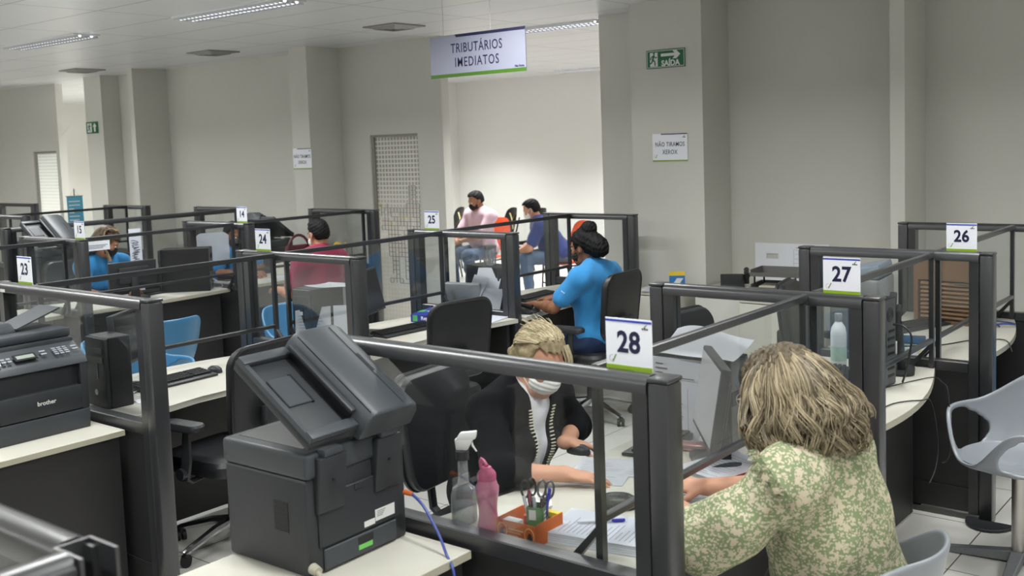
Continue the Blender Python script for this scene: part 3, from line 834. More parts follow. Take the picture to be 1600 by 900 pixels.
# small paper notice on the screen of counter 15
t = thing('paper_notice', 'strip of paper with small print stuck to the glass beside plate 15', 'paper', T(-7.445, 4.2, 1.243, rz=PI/2) @ FRONT)
MB().box(-.092, .092, -.036, .036, -.0005, .0005).build('sheet', M['paper'], t, smooth=0)
b = MB()
for k in range(3): b.box(-.082, .075-.02*k, .002-k*.011, .006-k*.011, .0005, .0008)
b.build('print', M['ink'], t, smooth=0)
# ============================================================ keyboards, mice, phones
def make_keyboard():
    t = thing('keyboard', 'x', 'keyboard', None, 'black computer keyboards')
    b = MB(); b.hexa([(-.225, -.08, 0), (.225, -.08, 0), (.225, .075, 0), (-.225, .075, 0), (-.225, -.08, .012), (.225, -.08, .012), (.225, .075, .026), (-.225, .075, .026)], bev=.004)
    b.build('case', M['black'], t)
    b = MB()
    for r in range(5):
        y = -.035+r*.022
        n = 15
        for k in range(20):
            x = -.213+k*.0215 + (.006 if k > 14 else 0)
            if r == 0 and 3 < k < 9: continue
            z = .0155+ (y+.08)*.09
            b.box(x-.009, x+.009, y-.009, y+.009, z-.003, z+.006)
    b.box(-.213+.0215*3.6, -.213+.0215*8.5, -.044, -.026, .016, .0255)
    b.build('keys', M['black2'], t, smooth=0)
    return t
KB = make_keyboard()
kbl = [(-4.72, 3.02, PI/2+.05, 'black keyboard with palm rest behind number plate 23'),
       (-4.66, 4.66, PI/2-.05, 'black keyboard in front of the two blue paper boxes'),
       (-4.76, 6.17, PI/2+.05, 'black keyboard under the hands of the worker with a hair bun'),
       (-1.89, 4.74, PI/2+.3, 'grey looking keyboard seen through the glass under number 27'),
       (-1.98, 6.22, PI/2-.35, 'dark keyboard near the brown box on counter 26'),
       (-7.94, 4.98, PI/2, 'black keyboard beside the monitor foot on counter 15'),
       (-8.06, 5.95, PI/2, 'black keyboard before the worker facing the magenta shirt'),
       (-2.03, 3.42, -PI/2+.1, 'black keyboard beside the papers of the blonde worker')]
for i, (x, y, a, lab) in enumerate(kbl):
    Mx = T(x, y, ZD, rz=a)
    if i == 0: KB.matrix_basis = Mx; KB['label'] = lab
    else: dup(KB, Mx, lab)
def make_mouse():
    t = thing('computer_mouse', 'x', 'mouse', None, 'black computer mice')
    MB().lathe([(.0, .0), (.98, .0), (1.0, .25), (.92, .62), (.6, .92), (.2, 1.0), (0, 1.0)], 20, M=Matrix.Diagonal((.052, .031, .034, 1))).build('body', M['black'], t)
    MB().cyl((.022, -.006, .027), (.022, .006, .027), .006, seg=10).build('scroll_wheel', M['rubber'], t)
    return t
MO = make_mouse()
for i, (x, y, a, lab) in enumerate([(-4.74, 3.29, PI, 'black mouse beside the keyboard behind number plate 23'), (-1.80, 2.72, .6, 'grey black mouse near the hand of the blonde worker'), (-2.24, 3.13, 0, 'black mouse under the far hand of the blonde worker')]):
    if i == 0: MO.matrix_basis = T(x, y, ZD, rz=a); MO['label'] = lab
    else: dup(MO, T(x, y, ZD, rz=a, s=1.35 if i == 1 else 1), lab)
# ============================================================ monitors
def monitor(Mx, label, w=.44, h=.29, zc=.245, back='black', tilt=0.05, group='computer monitors', disp='display'):
    """screen faces +X local"""
    t = thing('monitor', label, 'monitor', Mx, group)
    B = T(0, 0, zc, ry=-tilt)
    MB().box(-.022, .012, -w/2, w/2, -h/2, h/2, bev=.006, M=B).box(-.048, -.02, -w*.32, w*.32, -h*.32, h*.30, bev=.012, M=B).build('housing', M[back], t)
    MB().box(.0121, .0135, -w/2+.014, w/2-.014, -h/2+.018, h/2-.014, M=B).build('display', M[disp], t, smooth=0)
    MB().hexa([(-.07, -.035, .012), (-.03, -.035, .012), (-.03, .035, .012), (-.07, .035, .012), (-.055, -.028, zc), (-.032, -.028, zc), (-.032, .028, zc), (-.055, .028, zc)], bev=.005).build('stand_neck', M[back], t)
    MB().prism(rr_poly(.09, .115, .05), 0, .014, bev=.004, M=T(-.02)).build('stand_foot', M['black'], t)
    return t
M['display'] = mat('dark_display', '#15181c', 0.18, var=0)
M['palescreen'] = mat('pale_grey_screen', '#9b9c9e', .35, var=.02, emit=.10)  # display's pale grey tone put into base colour plus a faint emission
M['silver'] = mat('silver_grey_plastic', '#8f9193', 0.4, var=0.05)
monitor(T(-1.775, 3.30, ZD, rz=PI+.64), 'slanted monitor with a pale grey screen between the blonde worker and her client', w=.43, h=.30, zc=.235, tilt=.16, disp='palescreen')
monitor(T(-4.80, 2.82, ZD, rz=.62), 'black backed monitor beside the computer tower, seen through divider 23', w=.30, h=.27, zc=.26)
monitor(T(-4.80, 4.48, ZD, rz=.40), 'black monitor with papers along its top edge, right of divider 24', w=.40, h=.28, zc=.27, tilt=.22)
monitor(T(-1.72, 5.03, ZD, rz=PI+.3), 'black monitor beside the tower with rear sockets on counter 27', w=.34, h=.24)
monitor(T(-7.84, 4.70, ZD, rz=PI-.15), 'low black monitor with a wide foot on counter 15', w=.40, h=.22, zc=.2)
tag(MB().box(-.14, .14, -.02, .02, 0, .20, bev=.004).build('binder', M['silver'], None, T(-4.86, 5.49, ZD+.006, rz=.15, rx=.25)), 'grey binder leaning beside the hanging papers on counter 25', 'binder')
# ============================================================ computer towers
M['rearplate'] = mat('dull_zinc', '#6b6c6e', .45, metal=.4, var=.1, scale=40)
def tower(Mx, label, w=.175, d=.42, h=.38):
    """front faces +X local, rear -X"""
    t = thing('computer_tower', label, 'computer', Mx, 'black computer towers')
    MB().box(-d/2, d/2, -w/2, w/2, .0, h, bev=.004, seg=1).build('case', M['black2'], t)
    f = MB().box(d/2, d/2+.022, -w/2+.003, w/2-.003, .004, h-.004, bev=.006)
    for z in (h-.06, h-.105): f.box(d/2+.022, d/2+.026, -w/2+.016, w/2-.016, z-.016, z+.016, bev=.002, seg=1)
    f = f.build('front_panel', M['black'], t)
    MB().cyl((d/2+.02, 0, h*.22), (d/2+.0245, 0, h*.22), .014, seg=16).build('round_badge', M['label'], f)
    MB().box(d/2+.022, d/2+.025, .02, .028, h*.42, h*.72).build('indicator_strip', M['display'], f)
    b = MB(); b.box(-d/2-.002, -d/2, -w/2+.006, w/2-.006, .006, h-.006)
    rp = b.build('rear_plate', M['rearplate'], t, smooth=0)
    b = MB()
    for r in (.012, .022, .032):
        pts = [(-d/2-.003, -.02+r*math.cos(k*PI/8), h-.075+r*math.sin(k*PI/8)) for k in range(16)]
        b.tube(pts, .0018, seg=4, closed=True)
    b.build('fan_grille', M['black2'], rp)
    b = MB(); rr = random.Random(11)
    for k in range(7): b.box(-d/2-.004, -d/2-.001, -w/2+.02, -w/2+.07+rr.random()*.03, h*.10+k*h*.085, h*.10+k*h*.085+.012)
    b.box(-d/2-.005, -d/2-.001, .02, .07, h*.45, h*.62)
    b.build('sockets', M['black2'], rp, smooth=0)
    return t
tower(T(-4.575, 2.60, ZD, rz=-PI/2-.04), 'black computer tower with a round badge, behind divider 23', w=.19, d=.11, h=.335)
tower(T(-1.690, 4.72, ZD, rz=PI-.10), 'black computer tower with rear sockets toward the clients, on counter 27', w=.17, d=.13, h=.405)
tower(T(-7.80, 5.20, ZD, rz=PI+.78), 'black computer tower showing its fan grille, on counter 15', w=.18, d=.40, h=.37)
tower(T(-4.88, 4.16, ZD, rz=-PI/2), 'black computer tower with white stickers behind divider 24', w=.16, d=.25, h=.345)
tower(T(-4.82, 5.72, ZD, rz=-.3), 'black computer tower carrying a lidded jar on counter 25', w=.17, d=.40, h=.30)
tower(T(-1.97, 3.595, ZD, rz=PI), 'black computer tower covered with paper sheets behind the pale screen', w=.15, d=.33, h=.325)
# ============================================================ the open multifunction printer
PX0, PX1, PY0, PY1 = -2.555, -2.195, 1.785, 2.175
pt = thing('multifunction_printer', 'large black multifunction printer with its scanner lid propped open', 'printer', T(-2.375, 1.98, .7395, rz=.02))
w, l = .178, .193
MB().box(-w, w-.004, -l, l, 0, .272, bev=.010).build('body', M['printer'], pt)
# recessed rear door, cassette, labels, vents (rear faces +X)
b = MB().box(w-.006, w+.004, -l+.035, l-.03, .075, .225, bev=.003, seg=1).box(w+.003, w+.0075, -.02, .02, .205, .225, bev=.002, seg=1)
rd = b.build('rear_door', M['printer'], pt)
MB().box(w+.004, w+.0046, .055, .135, .088, .122).build('rating_label', M['label'], rd, smooth=0)
MB().box(w+.0041, w+.0047, .010, .053, .083, .100).build('small_label', M['label'], rd, smooth=0)
b = MB()
for k in range(4): b.box(w+.0046, w+.005, .062, .085+.004*k, .100+k*.005, .1015+k*.005)
b.build('label_print', M['ink'], rd, smooth=0)
b = MB().box(w-.006, w+.003, -l+.05, l-.05, .008, .068, bev=.003, seg=1)
cs = b.build('paper_cassette', M['printer2'], pt)
MB().box(w+.0025, w+.004, -.015, .045, .040, .062, bev=.001, seg=1).build('cassette_grip', M['black2'], cs)
MB().box(w+.0035, w+.0042, -.015, .040, .024, .038).build('green_sticker', mat('green_sticker', '#6fbf5a', .5, var=.1), cs, smooth=0)
b = MB()
for k in range(16): b.box(.035, .095, -l-.002, -l+.002, .115+k*.0055, .118+k*.0055)
b.build('side_vent', M['black2'], pt, smooth=0)
MB().box(-w+.004, w-.006, -l+.002, l-.002, .266, .274).build('parting_line', M['printer2'], pt, smooth=0)
# scanner bed
b = MB().box(-w-.006, w+.006, -l-.004, l+.004, .275, .350, bev=.014, seg=3)
sb = b.build('scanner_bed', M['printer2'], pt)
MB().box(-w+.03, w-.05, -l+.035, l-.035, .3495, .3512).build('scanner_glass', mat('scanner_glass_dark', '#4b4d4e', .12, var=.05), sb, smooth=0)
MB().box(-w-.009, -w-.004, -l+.02, l-.02, .282, .345, bev=.003).build('control_panel', M['black'], sb)
for y in (-.115, .105):
    b = MB()
    b.hexa([(w-.01, y-.05, .17), (w+.012, y-.05, .175), (w+.012, y+.05, .175), (w-.01, y+.05, .17), (w-.01, y-.05, .335), (w+.03, y-.05, .335), (w+.03, y+.05, .335), (w-.01, y+.05, .335)], bev=.005)
    hb = b.build('hinge_bracket', M['printer'], pt)
    MB().cyl((w+.022, y, .265), (w+.026, y, .265), .005, seg=10).build('hinge_screw', M['black2'], hb)
    MB().box(w-.002, w+.03, y-.034, y+.034, .335, .356, bev=.004).build('hinge_knuckle', M['printer2'], hb)
# lid hinged along the rear edge, front edge raised
TH = R(33)
LM = T(w+.012, 0, .362, ry=TH)     # local: -x toward the front, +z out of the lid
b = MB()
b.box(-.36, .0, -l-.004, l+.004, 0, .028, bev=.007)
lid = b.build('scanner_lid', M['printer'], pt, M=LM)
b = MB()
# paper tray at the near end: raised rim and lowered bed
b.hexa([(-.36, -l-.004, .028), (-.0, -l-.004, .028), (-.0, -l+.02, .028), (-.36, -l+.02, .028), (-.355, -l+.0, .040), (-.005, -l+.0, .040), (-.01, -l+.015, .040), (-.35, -l+.015, .040)])
b.box(-.36, -.325, -l, -.02, .026, .046, bev=.005).box(-.035, 0, -l, -.02, .026, .046, bev=.005)
b.box(-.255, -.14, -l+.03, -l+.115, .028, .0335, bev=.002, seg=1)
tr = b.build('document_tray', M['printer2'], lid)
MB().box(-.258, -.137, -l+.112, -l+.120, .027, .0338).build('tray_slot', M['black2'], lid, smooth=0)
# feeder unit at the far end
b = MB()
b.rings([[(x, y, z) for y, z in ((.015, .026), (.025, .070), (.05, .088), (.085, .096), (.165, .078), (.188, .060), (.197, .040), (.197, .0))] for x in (-.365, -.360, .012, .018)] if False else
        [[(x, .09+(y-.09)*k, .045+(z-.045)*k) for y, z in ((-.022, .026), (-.018, .060), (-.004, .084), (.018, .094), (.150, .092), (.182, .078), (.199, .050), (.199, .0), (-.022, .0))] for x, k in ((-.366, .90), (-.362, .97), (-.354, 1.0), (.010, 1.0), (.018, .97), (.022, .90))])
fu = b.build('document_feeder', M['printer2'], lid, )
MB().box(-.325, -.04, -.026, -.015, .029, .060).build('feed_mouth', M['black2'], lid, smooth=0)
b = MB(); b.box(-.335, -.03, -.040, -.020, .060, .076, bev=.005); b.build('feed_bridge', M['printer'], lid)
b = MB(); b.box(-.352, .008, .126, .1276, .088, .0936); b.box(-.345, .005, -.001, .0006, .080, .0885); b.build('cover_seam', M['black2'], lid, smooth=0)
MB().box(-.22, -.14, .128, .138, .086, .0934).build('finger_notch', M['black2'], lid, smooth=0)
# its cables
M['bluecable'] = mat('blue_cable', '#35478f', .45, var=.05)
t = thing('network_cable', 'blue network cable with an orange boot leaving the big printer', 'cable', T(-2.172, 2.145, .83))
def bez(pts, n=8):
    pts = [Vector(p) for p in pts]; out = []
    for i in range(len(pts)-1):
        p0 = pts[max(0, i-1)]; p1 = pts[i]; p2 = pts[i+1]; p3 = pts[min(len(pts)-1, i+2)]
        for k in range(n):
            u = k/n
            out.append(.5*((2*p1)+(-p0+p2)*u+(2*p0-5*p1+4*p2-p3)*u*u+(-p0+3*p1-3*p2+p3)*u**3))
    out.append(pts[-1]); return out
MB().tube(bez([(.02, 0, .06), (.08, -.01, .035), (.145, -.02, -.03), (.185, -.03, -.085), (.228, -.05, -.12), (.24, -.06, -.25), (.24, -.07, -.5), (.2, -.1, -.80)]), .0042, seg=8).build('cord', M['bluecable'], t)
MB().cyl((-.004, 0, .058), (.03, -.002, .058), .0085, .006, seg=10).build('plug_boot', mat('orange_boot', '#c4622e', .5, var=.05), t)
t = thing('power_cable', 'pale grey power cable plugged low into the big printer', 'cable', T(-2.19, 1.80, .755))
MB().tube(bez([(.0, .0, .012), (.05, -.02, .006), (.09, -.06, -.003), (.12, -.12, -.006), (.10, -.25, -.006)]), .007, seg=8).build('cord', mat('pale_cable', '#a9a595', .5, var=.05), t)
MB().cyl((-.006, 0, .013), (.022, -.004, .011), .016, .013, seg=12).build('plug', bpy.data.materials['pale_cable'], t)
# the printer on the table at the edge of the picture
bt = thing('multifunction_printer', 'black printer with keypad and brother lettering at the picture edge', 'printer', T(-4.495, 2.115, .7395))
w, l = .205, .215
# front faces +X
MB().box(-w, w-.03, -l, l, .0, .285, bev=.010).build('body', M['printer'], bt)
b = MB(); b.hexa([(w-.04, -l, .0), (w, -l+.005, .0), (w, l-.005, .0), (w-.04, l, .0), (w-.04, -l, .085), (w+.004, -l+.002, .085), (w+.004, l-.002, .085), (w-.04, l, .085)], bev=.005)
b.build('paper_cassette', M['printer2'], bt)
b = MB(); b.box(w-.04, w-.002, -l, -l+.035, .085, .30, bev=.006).box(w-.04, w-.002, l-.035, l, .085, .30, bev=.006)
b.box(w-.04, w+.002, -l+.035, l-.035, .09, .195, bev=.004)
fp = b.build('front_cover', M['printer'], bt)
text('lettering', 'brother', .026, M['label'], fp, T(w+.0022, .02, .147, rz=PI/2) @ FRONT, bold=.0005)
MB().box(w-.12, w-.035, -l+.036, l-.036, .20, .285).build('output_slot', M['black2'], bt, smooth=0)
b = MB(); b.hexa([(-.06, -l-.002, .287), (w+.004, -l-.002, .287), (w+.004, l+.002, .287), (-.06, l+.002, .287), (.09, -l-.002, .375), (w-.015, -l-.002, .318), (w-.015, l+.002, .318), (.09, l+.002, .375)], bev=.006)
cp = b.build('control_panel', M['printer2'], bt)
CPM = Matrix.Translation((w-.0525+.01, 0, .3475+.001)) @ Matrix.Rotation(R(28.5), 4, 'Y')
MB().box(-.020, .022, -.085, .01, .0, .004, M=CPM).build('lcd_bezel', M['black2'], cp)
MB().box(-.010, .012, -.075, -.0, .004, .0046, M=CPM).build('lcd', mat('lcd_grey', '#8d968e', .3, var=.03), cp, smooth=0)
M['palebuttons'] = mat('pale_buttons', '#8b8f96', .4, var=.05)
b = MB()
for i in range(4):
    for j in range(3): b.box(-.024+i*.013, -.016+i*.013, .085+j*.024, .103+j*.024, 0, .005, bev=.001, seg=1, M=CPM)
b.build('number_keys', M['palebuttons'], cp)
b = MB()
for i in range(2):
    for j in range(3): b.box(-.008+i*.018, .003+i*.018, -.165+j*.024, -.148+j*.024, 0, .005, bev=.001, seg=1, M=CPM)
b.build('mode_keys', M['palebuttons'], cp)
for y0_, y1_ in ((.03, .055), (.17, .195)):
    b = MB()
    for i in range(2): b.box(-.02+i*.02, -.01+i*.02, y0_, y1_, 0, .005, bev=.001, seg=1, M=CPM)
    b.build('menu_keys', M['palebuttons'], cp)
MB().box(.005, .032, -.205, -.15, 0, .003, M=CPM).build('sticker', M['label'], cp, smooth=0)
b = MB(); b.box(-w, .095, -l-.002, l+.002, .287, .392, bev=.012); b.build('scanner_bed', M['printer'], bt)
b = MB(); b.box(-w+.0, .085, -l+.0, l-.002, .392, .432, bev=.012).hexa([(-w, -l, .43), (-.0, -l, .43), (-.0, .02, .43), (-w, .02, .43), (-w+.02, -l+.01, .475), (-.02, -l+.01, .475), (-.02, .0, .475), (-w+.02, .0, .475)], bev=.010)
sl = b.build('scanner_lid', M['printer2'], bt)
MB().hexa([(-w+.03, .015, .440), (.0, .015, .440), (.0, .215, .508), (-w+.03, .215, .508), (-w+.03, .012, .446), (.0, .012, .446), (.0, .212, .514), (-w+.03, .212, .514)]).build('document_tray', M['printer2'], sl)
MB().box(-w+.06, -.03, .09, .20, .470, .474, M=T(0, -.0, -.012, rx=.33) if False else None).build('tray_support', M['printer'], sl) if False else None
# smaller copies of office printers far away
def far_printer(Mx, label):
    r = dup2(pt, Mx, label)
def dup2(root, Mx, label):
    def rec(o, par):
        c = o.copy(); COL.objects.link(c)
        if par is not None: c.parent = par
        for ch in list(o.children): rec(ch, c)
        return c
    r = rec(root, None); r.matrix_basis = Mx; r['label'] = label; return r
dup2(pt, T(-8.68, 6.74, .66, rz=PI*.5+.2, s=1.0), 'black printer with open lid behind the plates 14 and 24')
dup2(pt, T(-9.08, 4.64, .79, rz=.02, s=.98), 'black printer with open lid behind number plate 15')
for (x, y, zt, lab) in ((-8.68, 6.74, .66, 'dark stand under the printer behind plate 14'), (-9.10, 4.64, .79, 'dark stand under the printer behind plate 15')):
    t = thing('printer_stand', lab, 'stand', T(x, y, 0), 'dark printer stands')
    MB().box(-.20, .20, -.24, .24, zt-.03, zt-.001, bev=.004).build('top', M['divpanel'], t)
    for sx in (-1, 1): MB().box(sx*.18-.015, sx*.18+.015, -.22, .22, 0, zt-.03).build('side_board', M['divpanel'], t, smooth=0)
# ============================================================ counter 28 things
M['pink'] = mat('pink_plastic', '#e68fb0', .35, var=.06, scale=12, coat=.2)
M['pinkdark'] = mat('pink_lid', '#dd7098', .35, var=.04)
M['pet'] = glass_mat('clear_bottle', '#f0f3f4', .8, .26, '#e4e8ec', .1)
M['liquid'] = glass_mat('cloudy_liquid', '#eceeee', .5, .25, '#dfe3e4', .2)
t = thing('spray_bottle', 'clear spray bottle with a white trigger head behind the glass', 'spray bottle', T(-2.135, 2.362, ZD, rz=.5))
MB().lathe([(0, 0), (.038, 0), (.041, .006), (.041, .085), (.036, .105), (.020, .118), (.0165, .135), (.0155, .20), (.013, .205), (0, .205)], 24).build('bottle', M['pet'], t)
MB().lathe([(0, .003), (.0375, .004), (.0385, .055), (0, .055)], 24).build('liquid', M['liquid'], t)
MB().lathe([(0, .196), (.021, .196), (.021, .224), (.015, .228), (0, .228)], 20).build('collar', M['black'], t)
b = MB(); b.hexa([(-.018, -.012, .226), (.018, -.012, .226), (.018, .012, .226), (-.018, .012, .226), (-.022, -.012, .262), (.046, -.010, .275), (.046, .010, .275), (-.022, .012, .262)], bev=.005)
b.hexa([(-.02, -.013, .255), (.045, -.011, .262), (.045, .011, .262), (-.02, .013, .255), (-.004, -.010, .282), (.050, -.009, .288), (.050, .009, .288), (-.004, .010, .282)], bev=.004)
hd = b.build('trigger_head', M['white'], t)
MB().tube([(.030, 0, .258), (.034, 0, .24), (.046, 0, .222)], [.006, .006, .004], seg=8, flat=.6).build('trigger', M['white'], hd)
t = thing('water_bottle', 'pink drinking bottle with a loop handle behind the glass', 'bottle', T(-2.015, 2.335, ZD, rz=-.4))
b = MB()
rg = []
for i in range(27):
    z = i/26*.165
    r = .032+.0035*math.cos(z/.165*2*PI*1.15+.4)
    if z < .008: r -= .004*(1-z/.008)
    if z > .140: r = .0335-(z-.140)/.025*.007
    rg.append([(r*(1+.02*math.sin(5*a+z*60))*math.cos(a), r*(1+.02*math.sin(5*a+z*60))*math.sin(a), z) for a in [2*PI*k/28 for k in range(28)]])
b.rings(rg); b.build('body', M['pink'], t)
MB().lathe([(0, .160), (.0285, .160), (.029, .178), (.025, .186), (.018, .193), (.015, .200), (0, .202)], 24).build('cap', M['pinkdark'], t)
MB().tube([(-.024, 0, .176), (-.036, 0, .190), (-.040, 0, .204), (-.032, 0, .214), (-.015, 0, .212), (.005, 0, .202)], [.005]*6, seg=8, flat=1.6).build('loop_handle', M['pinkdark'], t)
# orange box with stationery
M['orange'] = mat('orange_card', '#d3691f', .55, var=.06, scale=30)
M['yellow'] = mat('yellow_card', '#e0c22c', .55, var=.04)
BX = T(-1.885, 2.372, ZD, rz=.02)
t = thing('cardboard_box', 'open orange cardboard box holding stationery near the pink bottle', 'box', BX)
w, l, h = .075, .066, .062
b = MB(); b.box(-w, w, -l, l, 0, .002).box(-w, w, -l, -l+.002, 0, h).box(-w, w, l-.002, l, 0, h).box(-w, -w+.002, -l, l, 0, h).box(w-.002, w, -l, l, 0, h+.006)
b.build('carton', M['orange'], t, smooth=0)
MB().box(-w+.03, w-.002, l-.022, l-.003, h-.008, h+.006).build('yellow_flap', M['yellow'], t, smooth=0)
b = MB()
for k in range(3): b.box(-.030-.0*k, .006+.01*k, -l-.0006, -l, .018+k*.009, .022+k*.009)
b.build('pale_print', mat('pale_orange_print', '#eab683', .5, var=0), t, smooth=0)
b = MB()
for x in (-.052, .048): b.tube([(x+.017*math.cos(k*PI/10), -l-.0005, .03+.022*math.sin(k*PI/10)) for k in range(20)], .0018, seg=4, closed=True)
b.build('ring_print', bpy.data.materials['pale_orange_print'], t)
b = MB()
for x in (-.052, .050): b.prism([(x-.008, .0), (x+.008, .0), (x+.009, .016), (x+.003, .028), (x-.004, .028), (x-.009, .016)], -.0004, .0008, M=T(0, -l-.0004, .010) @ FRONT)
b.build('dark_print', M['ink'], t, smooth=0)
def at(Mx, x, y, z, **k): return Mx @ T(x, y, z, **k)
t = thing('stationery_cup', 'green square cup holding pens and scissors inside the orange box', 'cup', at(BX, .022, .012, .003, rz=.3))
b = MB(); b.box(-.026, .026, -.026, .026, 0, .002).box(-.026, .026, -.026, -.024, 0, .092).box(-.026, .026, .024, .026, 0, .092).box(-.026, -.024, -.026, .026, 0, .092).box(.024, .026, -.026, .026, 0, .092)
b.build('cup_wall', mat('green_printed_card', '#4f7f4c', .5, var=.25, scale=60), t, smooth=0)
b = MB()
for k in range(3): b.box(.0262, .0266, -.016, .014, .05+k*.012, .056+k*.012)
b.box(-.018, .004, -.0266, -.0262, .055, .085)
b.build('pale_print', M['label'], t, smooth=0)
CP = at(BX, .022, .012, .006, rz=.3)
def scissors(Mx, lab, col):
    t = thing('scissors', lab, 'scissors', Mx, 'scissors in the green cup')
    MB().hexa([(-.006, -.001, 0), (.006, -.001, 0), (.006, .001, 0), (-.006, .001, 0), (-.008, -.0012, .11), (.008, -.0012, .11), (.008, .0012, .11), (-.008, .0012, .11)]).build('blades', M['steel'], t)
    b = MB()
    for s_ in (-1, 1):
        pts = [(s_*(.012+.012*math.cos(a)), 0, .140+.026*math.sin(a)) for a in [2*PI*k/16 for k in range(16)]]
        b.tube(pts, .0038, seg=6, closed=True)
        b.tube([(0, 0, .10), (s_*.006, 0, .118)], .0045, seg=6)
    b.build('handles', col, t)
scissors(at(CP, -.016, .010, 0, ry=-.10, rz=.8), 'black handled scissors standing highest in the green cup', M['black2'])
scissors(at(CP, .006, .014, -.005, ry=.12, rz=.2), 'grey handled scissors leaning toward the pens in the green cup', mat('grey_handle', '#4a4d52', .35, var=.05))
def pen(Mx, lab, col, L=.145, cap=None):
    t = thing('pen', lab, 'pen', Mx, 'pens')
    MB().cyl((0, 0, .008), (0, 0, L*.72), .0042, seg=8).cyl((0, 0, 0), (0, 0, .008), .001, .0042, seg=8).build('barrel', col, t)
    MB().cyl((0, 0, L*.72), (0, 0, L), .0050, .0046, seg=8).box(.004, .0065, -.0012, .0012, L*.76, L-.004).build('cap', cap or col, t)
M['penblue'] = mat('pen_blue', '#2c2f9a', .35, var=0); M['pengrey'] = mat('pen_grey', '#9b9ea2', .35, var=0); M['pendark'] = mat('pen_dark', '#3a2730', .35, var=0); M['penclear'] = mat('pen_clear', '#c9ccd2', .2, var=0); M['penmaroon'] = mat('pen_maroon', '#7a2d45', .35, var=0)
pen(at(CP, .016, .004, 0, ry=.16), 'purple blue pen standing tallest at the edge of the green cup', M['penblue'])
pen(at(CP, .004, -.014, -.01, ry=-.08), 'grey marker leaning in the green cup', M['pengrey'], .13)
pen(at(CP, -.008, -.016, -.012, ry=-.22), 'light grey pen leaning sideways in the green cup', M['penclear'], .135)
pen(at(CP, .010, -.006, -.02, ry=.05), 'dark pen half sunk in the green cup', M['pendark'], .135)
pen(at(CP, -.018, -.002, -.004, ry=-.05), 'maroon pen against the scissors in the green cup', M['penmaroon'], .14)
def crumple(name, Mx, r, lab, m, cat, seed, flat=.8, parent=None):
    rr = random.Random(seed); b = bmesh.new(); bmesh.ops.create_icosphere(b, subdivisions=3, radius=1)
    for v in b.verts:
        k = 1+.22*math.sin(v.co.x*6+seed)*math.sin(v.co.y*7+seed*2)+.12*math.sin(v.co.z*11+v.co.x*5)+(rr.random()-.5)*.08
        v.co = Vector((v.co.x*r[0]*k, v.co.y*r[1]*k, max(0, v.co.z*k+.9)*r[2]))
    me = bpy.data.meshes.new(name); b.to_mesh(me); b.free()
    o = link_mesh(name, me, m, parent, Mx, smooth=25)
    return tag(o, lab, cat)
crumple('tissue', at(BX, -.06, .125, -.002), (.045, .038, .045), 'crumpled white plastic wrap behind the orange box', mat('white_film', '#dedfdc', .4, var=.03), 'tissue', 3)
t = tag(MB().box(-.028, .028, -.02, .02, 0, .052, bev=.004).build('paper_pad', M['paper'], None, at(BX, -.038, -.035, .003)), 'pale grey card block lying inside the orange box', 'paper')
tag(MB().lathe([(0, 0), (.014, 0), (.015, .01), (.013, .045), (.006, .05), (0, .05)], 14).build('glue_stick', mat('red_cap', '#a83c3c', .4, var=0), None, at(BX, -.03, .035, .003)), 'small red capped stick inside the orange box', 'glue stick')
# paper helper: a sheet with a bit of curl and printed lines
def paper(name, Mx, w, l, lab, lines=None, curl=.004, th=.0012, cat='paper', group=None, seed=0, col='ink', stack=0):
    rr = random.Random(seed); t = thing(name, lab, cat, Mx, group)
    def f(u, v): return ((u-.5)*w, (v-.5)*l, stack+.001+curl*((2*u-1)**2*(.5+.5*math.sin(seed+v*3))+.4*(2*v-1)**2*math.cos(seed*2+u)))
    MB().sheet(f, 8, 10, th=-.0008).build('sheet', M['paper'], t, smooth=60)
    if stack:
        b = MB(); n = max(3, int(stack/.003))
        for k in range(n): b.box(-w/2+rr.random()*.004, w/2-rr.random()*.004, -l/2+rr.random()*.004, l/2-rr.random()*.004, k*stack/n, (k+1)*stack/n-.0005)
        b.build('stack', M['paper'], t, smooth=0)
    if lines:
        b = MB()
        for k in range(lines):
            v = .10+.8*k/lines
            u0 = .08+.05*rr.random(); u1 = u0+.25+.55*rr.random()
            u1 = min(u1, .92)
            n = 5
            for q in range(n):
                ua, uc = u0+(u1-u0)*q/n, u0+(u1-u0)*(q+1)/n
                p0, p1 = f(ua, v), f(uc, v)
                dz = .0007
                vs = [b.b.verts.new((p0[0], p0[1], p0[2]+dz)), b.b.verts.new((p1[0], p1[1], p1[2]+dz)), b.b.verts.new((p1[0], p1[1]+l*.006, p1[2]+dz)), b.b.verts.new((p0[0], p0[1]+l*.006, p0[2]+dz))]
                b.b.faces.new(vs)
        b.build('print', M[col], t, smooth=0)
    return t
M['print'] = mat('grey_print', '#6a6f7a', .6, var=0)
G = 'printed papers on the counters'
paper('paper_stack', T(-1.70, 2.485, ZD, rz=-.72+PI/2+.9), .21, .297, 'thick stack of printed sheets with a pen on top, by the nearest post', 16, .002, stack=.03, group=G, seed=4, col='print')
pen(T(-1.775, 2.46, ZD+.038) @ Matrix.Rotation(.70, 4, 'Z') @ Matrix.Rotation(PI/2, 4, 'Y'), 'blue capped pen lying on the thick paper stack', M['penclear'], .145, M['penblue'])
paper('document', T(-2.045, 3.00, ZD, rz=.35), .21, .297, 'printed form under the hand of the blonde worker', 14, .003, group=G, seed=1, col='print')
paper('document', T(-1.91, 3.10, ZD+.002, rz=.1), .15, .21, 'smaller printed sheet beyond the form, toward the divider post', 8, .004, group=G, seed=2, col='print')
paper('document', T(-1.60, 2.86, ZD, rz=.75), .21, .297, 'printed sheets on the client side between her forearms', 12, .008, group=G, seed=3, col='print')
paper('document', T(-1.60, 3.28, ZD, rz=.3), .21, .297, 'printed sheets lying past the screen bar on the client side', 12, .012, group=G, seed=5, col='print')
